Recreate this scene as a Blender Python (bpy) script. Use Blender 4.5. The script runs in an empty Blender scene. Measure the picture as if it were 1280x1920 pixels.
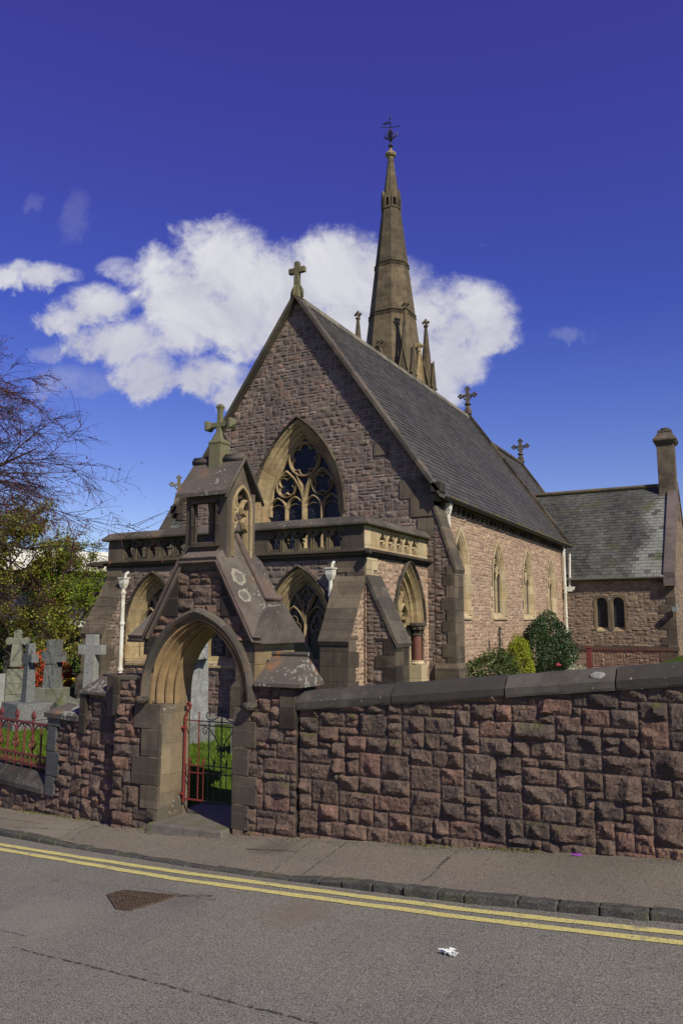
import bpy, math, random
import numpy as np
from mathutils import Vector, Matrix
from mathutils.geometry import tessellate_polygon
R=random.Random(7); NR=np.random.RandomState(11)
rad=math.radians
SC=bpy.context.scene; COL=SC.collection
# ------------------------------------------------------------ camera, world, sun, exposure
YAW=rad(28.3); PITCH=math.atan(208/1450)
cam=bpy.data.objects.new('camera',bpy.data.cameras.new('camera')); COL.objects.link(cam)
cam.data.sensor_fit='VERTICAL'; cam.data.sensor_height=36; cam.data.lens=1450/1920*36
cam.data.clip_end=3000; cam.data.clip_start=0.05
cam.location=(0,0,0); cam.rotation_euler=(rad(90)+PITCH,0,YAW); SC.camera=cam
SC.view_settings.view_transform='Standard'; SC.view_settings.look='None'
SC.view_settings.exposure=0.0; SC.view_settings.gamma=1
SUN=Vector((0.68,-0.37,0.66)).normalized()
sl=bpy.data.lights.new('sun','SUN'); sl.energy=5.0; sl.angle=rad(.5); sl.color=(1,.93,.82)
so=bpy.data.objects.new('sun',sl); COL.objects.link(so); so.rotation_euler=SUN.to_track_quat('Z','Y').to_euler(); so.location=(10,-10,20)

class NT:
    def __init__(s,tree): s.t=tree; s.n=tree.nodes; s.l=tree.links
    def node(s,typ,**k):
        n=s.n.new(typ)
        for a,b in k.items(): setattr(n,a,b)
        return n
    def put(s,v,sock):
        if isinstance(v,bpy.types.NodeSocket): s.l.new(v,sock)
        elif v is not None:
            if isinstance(v,(tuple,list)) and len(v)==3 and sock.type=='RGBA': v=(*v,1)
            sock.default_value=v
    def m(s,op,a,b=None,c=None,clamp=False):
        n=s.node('ShaderNodeMath',operation=op,use_clamp=clamp)
        for i,x in enumerate((a,b,c)):
            if x is not None: s.put(x,n.inputs[i])
        return n.outputs[0]
    def vm(s,op,a,b=None):
        n=s.node('ShaderNodeVectorMath',operation=op); s.put(a,n.inputs[0])
        if b is not None: s.put(b,n.inputs[1])
        return n.outputs['Value'] if op=='DOT_PRODUCT' else n.outputs[0]
    def mix(s,f,a,b,bt='MIX'):
        n=s.node('ShaderNodeMix',data_type='RGBA',blend_type=bt); s.put(f,n.inputs[0]); s.put(a,n.inputs[6]); s.put(b,n.inputs[7]); return n.outputs[2]
    def noise(s,vec,sc,det=4,ro=.55,dis=0):
        n=s.node('ShaderNodeTexNoise'); s.put(vec,n.inputs['Vector']); n.inputs['Scale'].default_value=sc; n.inputs['Detail'].default_value=det
        n.inputs['Roughness'].default_value=ro; n.inputs['Distortion'].default_value=dis; return n.outputs[0]
    def ss(s,v,a,b,x=0.,y=1.):
        n=s.node('ShaderNodeMapRange',interpolation_type='SMOOTHSTEP'); s.put(v,n.inputs[0]); n.inputs[1].default_value=a; n.inputs[2].default_value=b
        n.inputs[3].default_value=x; n.inputs[4].default_value=y; return n.outputs[0]
    def ramp(s,f,stops,interp='LINEAR'):
        n=s.node('ShaderNodeValToRGB'); s.put(f,n.inputs[0]); cr=n.color_ramp; cr.interpolation=interp
        while len(cr.elements)<len(stops): cr.elements.new(.5)
        for e,(p,c) in zip(cr.elements,stops): e.position=p; e.color=(*c,1)
        return n.outputs[0]
    def comb(s,x,y,z):
        n=s.node('ShaderNodeCombineXYZ')
        for i,v in enumerate((x,y,z)): s.put(v,n.inputs[i])
        return n.outputs[0]

w=bpy.data.worlds.new('World'); SC.world=w; w.use_nodes=True
T=NT(w.node_tree); T.n.clear()
sky=T.node('ShaderNodeTexSky',sky_type='NISHITA'); sky.sun_disc=False
sky.sun_elevation=math.asin(SUN.z); sky.sun_rotation=math.atan2(SUN.x,SUN.y); sky.ozone_density=4; sky.dust_density=.3; sky.air_density=1.0; sky.altitude=200
tc=T.node('ShaderNodeTexCoord').outputs['Generated']
dirn=T.vm('NORMALIZE',tc)
sx=T.node('ShaderNodeSeparateXYZ'); T.put(dirn,sx.inputs[0]); dz=sx.outputs[2]
tint=T.ramp(T.m('MULTIPLY',dz,1.6,clamp=True),[(0,(1.25,1.18,1.15)),(.25,(1.0,.86,1.12)),(.6,(.80,.62,1.18)),(1,(1.02,.56,1.2))])
skyc=T.mix(1,sky.outputs[0],tint,'MULTIPLY')
hs=T.node('ShaderNodeHueSaturation'); hs.inputs['Saturation'].default_value=1.10; hs.inputs['Value'].default_value=1.18; T.put(skyc,hs.inputs['Color']); skyc=hs.outputs[0]
# cumulus: blobs laid out by compass direction and elevation (u,v = tangent coordinates about the view bearing)
fwd=(-math.sin(YAW),math.cos(YAW),0); rgt=(math.cos(YAW),math.sin(YAW),0)
df=T.m('MAXIMUM',T.vm('DOT_PRODUCT',dirn,fwd),.05)
U=T.m('DIVIDE',T.vm('DOT_PRODUCT',dirn,rgt),df); V=T.m('DIVIDE',dz,df)
uv=T.comb(U,V,0)
n1=T.noise(uv,6.5,7,.62,.5); n2=T.noise(uv,21,6,.65,.3); n3=T.noise(uv,60,5,.7)
wu=T.m('ADD',U,T.m('MULTIPLY',T.m('SUBTRACT',n1,.5),.10)); wv=T.m('ADD',V,T.m('MULTIPLY',T.m('SUBTRACT',n2,.5),.05))
def px2uv(x,y):
    cx,cy=x-640,960-y; up=cy*math.cos(PITCH)+1450*math.sin(PITCH); fw=1450*math.cos(PITCH)-cy*math.sin(PITCH)
    return cx/fw, up/fw
BL=[(420,505,85,85),(350,575,95,95),(500,565,150,95),(625,515,110,80),(560,610,230,65),(700,540,100,70),(790,600,120,75),(880,585,80,52),(915,620,55,40),(835,680,75,50),(830,720,40,40),
    (235,645,100,42),(170,575,75,38),(60,517,75,28),(118,602,50,22),(262,700,65,42),(390,705,70,32),(440,745,70,28)]
SM=[(228,502,45,20,.6),(130,715,60,28,.30),(105,662,45,16,.3),(140,405,30,50,.08),(1060,625,35,14,.16),(60,380,25,14,.08)]
acc=None
for (x,y,rx,ry) in BL:
    u,v=px2uv(x,y); ru=rx/1450*1.25; rv=ry/1450*1.3
    a=T.m('DIVIDE',T.m('SUBTRACT',wu,u),ru); b=T.m('DIVIDE',T.m('SUBTRACT',wv,v),rv)
    d=T.m('SUBTRACT',1.0,T.m('ADD',T.m('MULTIPLY',a,a),T.m('MULTIPLY',b,b)))
    d=T.m('MAXIMUM',d,-1.0)
    acc=d if acc is None else T.m('SMOOTH_MAX',acc,d,.35)
den=T.m('ADD',acc,T.m('MULTIPLY',T.m('SUBTRACT',n1,.5),2.5)); den=T.m('ADD',den,T.m('MULTIPLY',T.m('SUBTRACT',n2,.5),1.5)); den=T.m('ADD',den,T.m('MULTIPLY',T.m('SUBTRACT',n3,.5),.9))
al=T.ss(den,-.20,.85)
for (x,y,rx,ry,k) in SM:
    u,v=px2uv(x,y); a=T.m('DIVIDE',T.m('SUBTRACT',wu,u),rx/1450*1.3); b=T.m('DIVIDE',T.m('SUBTRACT',wv,v),ry/1450*1.4)
    d=T.m('SUBTRACT',1.0,T.m('ADD',T.m('MULTIPLY',a,a),T.m('MULTIPLY',b,b)))
    d=T.m('ADD',d,T.m('MULTIPLY',T.m('SUBTRACT',n2,.5),2.6)); al=T.m('MAXIMUM',al,T.ss(d,0,1.1,0,k))
# self shading: underside darker, crown brighter
uv2=T.comb(T.m('SUBTRACT',U,.02),T.m('ADD',V,-.03),0); m1=T.noise(uv2,6.5,7,.62,.5)
shade=T.m('ADD',T.m('MULTIPLY',T.m('SUBTRACT',n1,m1),1.7),T.m('MULTIPLY',T.m('SUBTRACT',V,px2uv(0,600)[1]),2.2))
cc=T.ramp(T.m('ADD',shade,.5,clamp=True),[(0,(.50,.50,.60)),(.4,(.66,.66,.74)),(.7,(.80,.80,.84)),(1,(.88,.88,.90))])
bgs=T.node('ShaderNodeBackground'); T.put(skyc,bgs.inputs[0]); bgs.inputs[1].default_value=.085
bgc=T.node('ShaderNodeBackground'); T.put(cc,bgc.inputs[0]); bgc.inputs[1].default_value=.9
mx=T.node('ShaderNodeMixShader'); T.put(T.m('MULTIPLY',al,.93),mx.inputs[0]); T.l.new(bgs.outputs[0],mx.inputs[1]); T.l.new(bgc.outputs[0],mx.inputs[2])
ow=T.node('ShaderNodeOutputWorld'); T.l.new(mx.outputs[0],ow.inputs[0])

# ------------------------------------------------------------ materials
def base_mat(name,rough=.85,spec=.3):
    m=bpy.data.materials.new(name); m.use_nodes=True; t=NT(m.node_tree); t.n.clear()
    p=t.node('ShaderNodeBsdfPrincipled'); p.inputs['Roughness'].default_value=rough; p.inputs['Specular IOR Level'].default_value=spec
    o=t.node('ShaderNodeOutputMaterial'); t.l.new(p.outputs[0],o.inputs[0]); t.p=p; t.mat=m
    t.co=t.node('ShaderNodeTexCoord').outputs['Object']
    s=t.node('ShaderNodeSeparateXYZ'); t.put(t.co,s.inputs[0]); t.x,t.y,t.z=s.outputs
    a=t.node('ShaderNodeAttribute',attribute_name='rnd'); t.rnd=a.outputs['Fac']
    return t
def finish(t,col,bumpv=None,strength=.5,dist=.01,rough=None):
    col=t.mix(1,col,(.83,.86,.765),'MULTIPLY')
    t.put(col,t.p.inputs['Base Color'])
    if bumpv is not None:
        b=t.node('ShaderNodeBump'); b.inputs['Strength'].default_value=strength; b.inputs['Distance'].default_value=dist
        t.put(bumpv,b.inputs['Height']); t.l.new(b.outputs[0],t.p.inputs['Normal'])
    if rough is not None: t.put(rough,t.p.inputs['Roughness'])
    return t.mat
def m_rubble(name,cols,mossy=0,dirt=.5,val=1.):
    t=base_mat(name,.9,.2)
    c=t.ramp(t.rnd,[(i/(len(cols)-1),q) for i,q in enumerate(cols)])
    big=t.noise(t.co,1.1,4); mid=t.noise(t.co,9,5,.65); fine=t.noise(t.co,60,4,.7)
    c=t.mix(t.ss(big,.4,.62,0,dirt),c,(.075*val,.058*val,.052*val))
    c=t.mix(t.ss(mid,.38,.66,0,.7),c,t.mix(1,c,(1.9,1.75,1.65),'MULTIPLY'))
    c=t.mix(t.ss(fine,.52,.75,0,.5),c,(.04,.032,.03))
    c=t.mix(t.ss(fine,.22,.4,.45,0),c,(.42*val,.34*val,.30*val))
    if mossy:
        mo=t.noise(t.co,2.6,5,.7); geo=t.node('ShaderNodeNewGeometry'); sn=t.node('ShaderNodeSeparateXYZ'); t.put(geo.outputs['Normal'],sn.inputs[0])
        c=t.mix(t.m('MULTIPLY',t.ss(mo,.55,.68,0,mossy),t.ss(sn.outputs[2],.1,.8)),c,(.09,.10,.015))
    return finish(t,c,t.m('ADD',t.m('MULTIPLY',mid,1.0),t.m('MULTIPLY',fine,.45)),.9,.03)
def m_ashlar(name,a,b,k=.5,lich=0.,joint=(.9,.3),orange=0.,streak=0.,rings=()):
    t=base_mat(name,.88,.2)
    s=t.m('ADD',t.x,t.y); v=t.comb(s,t.z,0)
    big=t.noise(t.co,1.6,5,.65); mid=t.noise(t.co,7,5,.65); fine=t.noise(t.co,90,3,.7)
    c=t.mix(t.ss(t.m('ADD',big,t.m('MULTIPLY',t.m('SUBTRACT',t.rnd,.5),.35)),.5-.2*k,.78-.2*k),a,b)
    h=t.m('ADD',t.m('MULTIPLY',fine,.35),t.m('MULTIPLY',mid,.6))
    if joint:
        br=t.node('ShaderNodeTexBrick'); t.put(v,br.inputs['Vector']); br.inputs['Color1'].default_value=(.78,.78,.78,1); br.inputs['Color2'].default_value=(1.12,1.12,1.12,1); br.inputs['Mortar'].default_value=(.55,.52,.5,1)
        br.inputs['Scale'].default_value=1; br.inputs['Mortar Size'].default_value=joint[2] if len(joint)>2 else .005; br.inputs['Brick Width'].default_value=joint[0]; br.inputs['Row Height'].default_value=joint[1]; br.inputs['Bias'].default_value=-.1
        c=t.mix(1,c,br.outputs[0],'MULTIPLY'); c=t.mix(t.m('MULTIPLY',br.outputs['Fac'],.35),c,(.30,.27,.22)); h=t.m('SUBTRACT',h,t.m('MULTIPLY',br.outputs['Fac'],.8))
    c=t.mix(t.ss(mid,.3,.75,.35,0),c,t.mix(1,c,(.5,.46,.42),'MULTIPLY'))
    if streak:
        st=t.noise(t.vm('MULTIPLY',t.co,(9,9,.7)),1,4,.7); c=t.mix(t.ss(st,.5,.72,0,streak),c,(.045,.038,.034))
    if orange: c=t.mix(t.ss(t.noise(t.co,3.1,4,.6),.56,.72,0,orange),c,(.42,.17,.05))
    if lich:
        vo=t.node('ShaderNodeTexVoronoi'); t.put(t.vm('ADD',t.co,t.vm('MULTIPLY',(.06,.06,.06),t.node('ShaderNodeTexNoise').outputs['Color'])),vo.inputs['Vector']); vo.inputs['Scale'].default_value=17; vo.inputs['Randomness'].default_value=1
        thr=t.m('MULTIPLY',t.ss(t.noise(t.co,1.7,3),.45,.7,.05,.36),lich)
        sp=t.m('LESS_THAN',t.m('ADD',vo.outputs['Distance'],t.m('MULTIPLY',t.m('SUBTRACT',mid,.5),.5)),thr)
        c=t.mix(t.m('MULTIPLY',sp,.6),c,(.40,.40,.34))
    for (px_,py_,pz_,pr_) in rings:
        dv=t.node('ShaderNodeVectorMath',operation='DISTANCE'); t.put(t.co,dv.inputs[0]); dv.inputs[1].default_value=(px_,py_,pz_)
        q=t.m('DIVIDE',t.m('ADD',dv.outputs['Value'],t.m('MULTIPLY',t.m('SUBTRACT',mid,.5),pr_*1.9)),pr_)
        k_=t.m('MULTIPLY',t.ss(q,.55,.9),t.ss(q,1.0,1.08,1,0)); k_=t.m('MAXIMUM',k_,t.m('MULTIPLY',t.ss(q,.6,1.0,1,0),t.ss(fine,.45,.6,0,.6)))
        c=t.mix(t.m('MULTIPLY',k_,.7),c,(.42,.38,.30))
    c=t.mix(t.ss(fine,.5,.8,0,.45),c,t.mix(1,c,(.35,.33,.3),'MULTIPLY'))
    return finish(t,c,h,.6,.012)
def m_slate(name,c1,c2,moss=.3,bright=0):
    t=base_mat(name,.62,.4)
    c=t.mix(t.rnd,c1,c2); big=t.noise(t.co,.8,5,.65); mid=t.noise(t.co,6,5,.7); fine=t.noise(t.co,45,3,.7)
    c=t.mix(t.ss(big,.55,.72,0,moss),c,(.085,.095,.022)); c=t.mix(t.ss(mid,.35,.7,0,.6),c,t.mix(1,c,(.45,.45,.42),'MULTIPLY'))
    c=t.mix(t.ss(fine,.55,.75,0,.5),c,(.25,.25,.22))
    return finish(t,c,t.m('ADD',mid,t.m('MULTIPLY',fine,.5)),.6,.01)
def m_plain(name,col,rough=.5,spec=.5,metal=0,nz=.25,scale=12,col2=None,bump=.2):
    t=base_mat(name,rough,spec); t.p.inputs['Metallic'].default_value=metal
    n=t.noise(t.co,scale,5,.65); c=t.mix(t.ss(n,.35,.7,0,nz if col2 is None else 1),col,col2 or tuple(x*.45 for x in col))
    return finish(t,c,t.noise(t.co,scale*4,3),bump,.004)
def m_leaf(name,stops,trans=.3):
    t=base_mat(name,.55,.35); c=t.ramp(t.rnd,stops); n=t.noise(t.co,2.2,3); c=t.mix(t.ss(n,.35,.65,.4,0),c,t.mix(1,c,(.5,.5,.5),'MULTIPLY'))
    t.put(c,t.p.inputs['Base Color'])
    if trans:
        tr=t.node('ShaderNodeBsdfTranslucent'); t.put(c,tr.inputs[0]); ms=t.node('ShaderNodeMixShader'); ms.inputs[0].default_value=trans
        t.l.new(t.p.outputs[0],ms.inputs[1]); t.l.new(tr.outputs[0],ms.inputs[2]); o=[n for n in t.n if n.type=='OUTPUT_MATERIAL'][0]; t.l.new(ms.outputs[0],o.inputs[0])
    return t.mat
def m_granite(name,a=(.30,.30,.29),b=(.06,.06,.06),moss=0):
    t=base_mat(name,.7,.4); n=t.noise(t.co,95,3,.8); g=t.noise(t.co,6,5,.7)
    c=t.mix(t.ss(n,.42,.6),b,a); c=t.mix(t.ss(g,.4,.7,0,.5),c,t.mix(1,c,(.5,.5,.45),'MULTIPLY'))
    if moss: c=t.mix(t.ss(t.noise(t.co,3,4),.5,.65,0,moss),c,(.12,.13,.03))
    return finish(t,c,t.m('ADD',g,t.m('MULTIPLY',n,.3)),.7,.02)
def seg(t,x0,y0,x1,y1,w,wob=.03):
    nn=t.m('SUBTRACT',t.noise(t.co,4,4,.7),.5); X=t.m('ADD',t.x,0); L=math.hypot(x1-x0,y1-y0); ux,uy=(x1-x0)/L,(y1-y0)/L
    al_=t.m('ADD',t.m('MULTIPLY',t.m('SUBTRACT',t.x,x0),ux),t.m('MULTIPLY',t.m('SUBTRACT',t.y,y0),uy)); pe=t.m('ABSOLUTE',t.m('ADD',t.m('ADD',t.m('MULTIPLY',t.m('SUBTRACT',t.x,x0),-uy),t.m('MULTIPLY',t.m('SUBTRACT',t.y,y0),ux)),t.m('MULTIPLY',nn,wob*2)))
    return t.m('MULTIPLY',t.m('MULTIPLY',t.ss(pe,w,w*2.2,1,0),t.m('GREATER_THAN',al_,0)),t.m('MULTIPLY',t.m('LESS_THAN',al_,L),t.ss(t.noise(t.co,14,3,.7),.38,.56)))
def m_tarmac(name,a,b,crk=False,spk=.6,segs=(),stains=()):
    t=base_mat(name,.9,.25)
    n=t.noise(t.co,95,2,.8); n2=t.noise(t.co,170,2,.7); big=t.noise(t.co,.7,4,.6); mid=t.noise(t.co,5,5,.7)
    c=t.mix(t.ss(n,.36,.64),b,a); c=t.mix(t.ss(n2,.60,.68,0,spk),c,(.60,.56,.48)); c=t.mix(t.ss(n2,.34,.24,0,.5),c,(.02,.018,.018))
    c=t.mix(t.ss(big,.35,.7,0,.45),c,t.mix(1,c,(1.35,1.3,1.25),'MULTIPLY')); c=t.mix(t.ss(mid,.5,.78,0,.35),c,t.mix(1,c,(.55,.53,.5),'MULTIPLY'))
    h=t.m('ADD',n,t.m('MULTIPLY',n2,.4))
    for sgm in segs:
        k_=seg(t,*sgm); c=t.mix(t.m('MULTIPLY',k_,.85),c,(.025,.022,.02)); h=t.m('SUBTRACT',h,k_)
    for (sx_,sy_,sr_,scol,sk_) in stains:
        dd=t.m('SQRT',t.m('ADD',t.m('POWER',t.m('SUBTRACT',t.x,sx_),2.0),t.m('POWER',t.m('SUBTRACT',t.y,sy_),2.0))); c=t.mix(t.ss(t.m('ADD',dd,t.m('MULTIPLY',t.m('SUBTRACT',mid,.5),sr_)),sr_*.3,sr_,sk_,0),c,scol)
    if crk:
        vo=t.node('ShaderNodeTexVoronoi',feature='DISTANCE_TO_EDGE'); vo.inputs['Scale'].default_value=.28
        t.put(t.vm('ADD',t.co,t.vm('MULTIPLY',t.node('ShaderNodeTexNoise').outputs['Color'],(.9,.9,.9))),vo.inputs['Vector'])
        ck=t.m('MULTIPLY',t.ss(vo.outputs['Distance'],.002,.0075,1,0),t.ss(mid,.42,.6)); c=t.mix(t.m('MULTIPLY',ck,.7),c,(.03,.027,.025)); h=t.m('SUBTRACT',h,ck)
    return finish(t,c,h,.55,.006)

RUBF=m_rubble('rock_faced_rubble',[(.12,.087,.073),(.20,.152,.128),(.16,.12,.104),(.24,.185,.158),(.135,.10,.086),(.24,.155,.125)],0,.35)
RUBN=m_rubble('boundary_rubble',[(.088,.062,.050),(.155,.105,.085),(.115,.080,.066),(.19,.108,.085),(.14,.102,.085),(.072,.055,.048)],.75,.5)
RUBS=m_rubble('pink_rubble',[(.32,.215,.155),(.40,.285,.205),(.36,.255,.19),(.43,.30,.215),(.28,.19,.145)],0,.12,1.8)
RUBV=m_rubble('brown_rubble',[(.19,.135,.10),(.24,.175,.13),(.16,.118,.09),(.27,.195,.145)],0,.2)
MORT=m_plain('mortar',(.36,.31,.285),.95,.1,0,.5,5); MORTN=m_plain('mortar_dark',(.13,.105,.095),.95,.1,0,.5,5,None,.5); MORTS=m_plain('mortar_pink',(.36,.27,.22),.95,.1,0,.4,5)
ASHD=m_ashlar('sooty_sandstone',(.055,.045,.038),(.14,.11,.08),.5,.3)
ASHG=m_ashlar('grey_coping_stone',(.085,.075,.064),(.145,.122,.10),.5,.8,None,.25)
ASHC=m_ashlar('wall_coping_stone',(.066,.060,.054),(.13,.115,.10),.45,.5,None,.05)
ASHB=m_ashlar('brown_sandstone',(.11,.088,.07),(.20,.155,.115),.5,.25,(.9,.3),0,.35)
ASHT=m_ashlar('tan_sandstone',(.50,.38,.22),(.36,.26,.145),.5,0,(.5,.3),.3,.3)
ASHY=m_ashlar('clean_tan_sandstone',(.62,.49,.32),(.54,.40,.235),.5,0,(.6,.34),.35)
SPIRE=m_ashlar('spire_stone',(.12,.092,.062),(.21,.16,.10),.5,.0,(.8,.42,.016),.1,.4)
LICH=m_ashlar('lichened_slab',(.14,.115,.10),(.10,.085,.075),.5,1.7,None,.5)
SLN=m_slate('nave_slate',(.062,.056,.046),(.115,.104,.083),.4)
SLV=m_slate('vestry_slate',(.042,.040,.034),(.27,.27,.245),.9)
GLASS=None
def m_glass():
    t=base_mat('leaded_glass',.22,.3); vo=t.node('ShaderNodeTexVoronoi',feature='DISTANCE_TO_EDGE'); t.put(t.co,vo.inputs['Vector']); vo.inputs['Scale'].default_value=6.5
    ld=t.ss(vo.outputs['Distance'],.012,.03,1,0); n=t.noise(t.co,2,3)
    c=t.mix(ld,t.mix(n,(.004,.005,.012),(.012,.014,.03)),(.06,.065,.075))
    return finish(t,c,t.m('ADD',ld,n),.25,.004)
GLASS=m_glass()
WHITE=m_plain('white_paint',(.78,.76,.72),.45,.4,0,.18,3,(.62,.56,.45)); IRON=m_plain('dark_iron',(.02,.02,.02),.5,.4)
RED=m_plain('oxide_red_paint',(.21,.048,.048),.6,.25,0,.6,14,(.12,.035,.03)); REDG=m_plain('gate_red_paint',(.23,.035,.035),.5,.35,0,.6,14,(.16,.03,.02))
REDCOL=m_plain('red_granite',(.22,.09,.065),.35,.5,0,.5,40); DARKSH=m_plain('dark_void',(.006,.006,.007),.9,.1)
GRAN=m_granite('grey_granite'); GRANL=m_granite('light_granite',(.46,.46,.45),(.14,.14,.14)); GRANP=m_granite('pale_greenish_stone',(.28,.28,.215),(.14,.145,.11),.4)
GRAND=m_granite('dark_granite',(.16,.16,.16),(.03,.03,.03)); CONC=m_granite('smooth_pale_stone',(.37,.36,.34),(.26,.255,.24))
BLK=m_plain('polished_black_granite',(.008,.008,.012),.08,.6,0,.1,30,None,.02)
TARM=m_tarmac('road_tarmac',(.275,.257,.228),(.072,.066,.058),segs=[(-5.13,4.3,-2.2,4.02,.007,.03),(-5.3,5.75,-4.2,5.62,.004,.03),(-4.75,5.62,-4.35,5.72,.02,.06),(-9,4.9,-5.2,4.5,.004,.04)],stains=[(-3.37,5.55,.42,(.20,.14,.09),.45),(-4.5,5.55,.3,(.12,.11,.10),.5),(-1.3,3.6,.9,(.11,.10,.09),.25),(-5.5,4.9,.7,(.30,.28,.24),.3)]); PAVT=m_tarmac('pavement_tarmac',(.28,.235,.19),(.08,.066,.054),True,segs=[(-3.83,6.1,-3.92,7.42,.006,.02),(-4.17,6.25,-4.34,7.4,.004,.03),(-9.4,7.56,-8.31,7.38,.007,.03),(-7.48,6.85,-7.85,7.94,.004,.03),(-4.9,7.0,-4.3,7.02,.012,.05)],stains=[(-4.6,7.1,.35,(.07,.06,.05),.5),(-1.5,7.3,.8,(.12,.10,.08),.35),(-8,7.2,.6,(.3,.27,.22),.3)])
KERB=m_granite('kerb_granite',(.13,.12,.105),(.04,.037,.032),.3)
def m_yellow():
    t=base_mat('yellow_line_paint',.8,.3); n=t.noise(t.co,60,4,.8); m=t.noise(t.co,9,4,.7)
    c=t.mix(t.m('MAXIMUM',t.ss(n,.54,.62),t.ss(m,.55,.75,0,.8)),t.mix(m,(.72,.60,.17),(.62,.54,.25)),(.20,.175,.13)); return finish(t,c,n,.5,.004)
YEL=m_yellow()
def m_ground():
    t=base_mat('churchyard_turf',.95,.1); n=t.noise(t.co,25,4,.8); b=t.noise(t.co,.9,4)
    c=t.mix(t.ss(n,.3,.7),(.035,.075,.006),(.10,.17,.015)); c=t.mix(t.ss(b,.4,.65,0,.5),c,(.15,.20,.03)); return finish(t,c,n,.9,.03)
TURF=m_ground()
BARK=m_plain('grey_bark',(.10,.085,.075),.95,.1,0,.6,9); BARKB=m_plain('beech_twig',(.075,.045,.045),.9,.1,0,.4,6)

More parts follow.
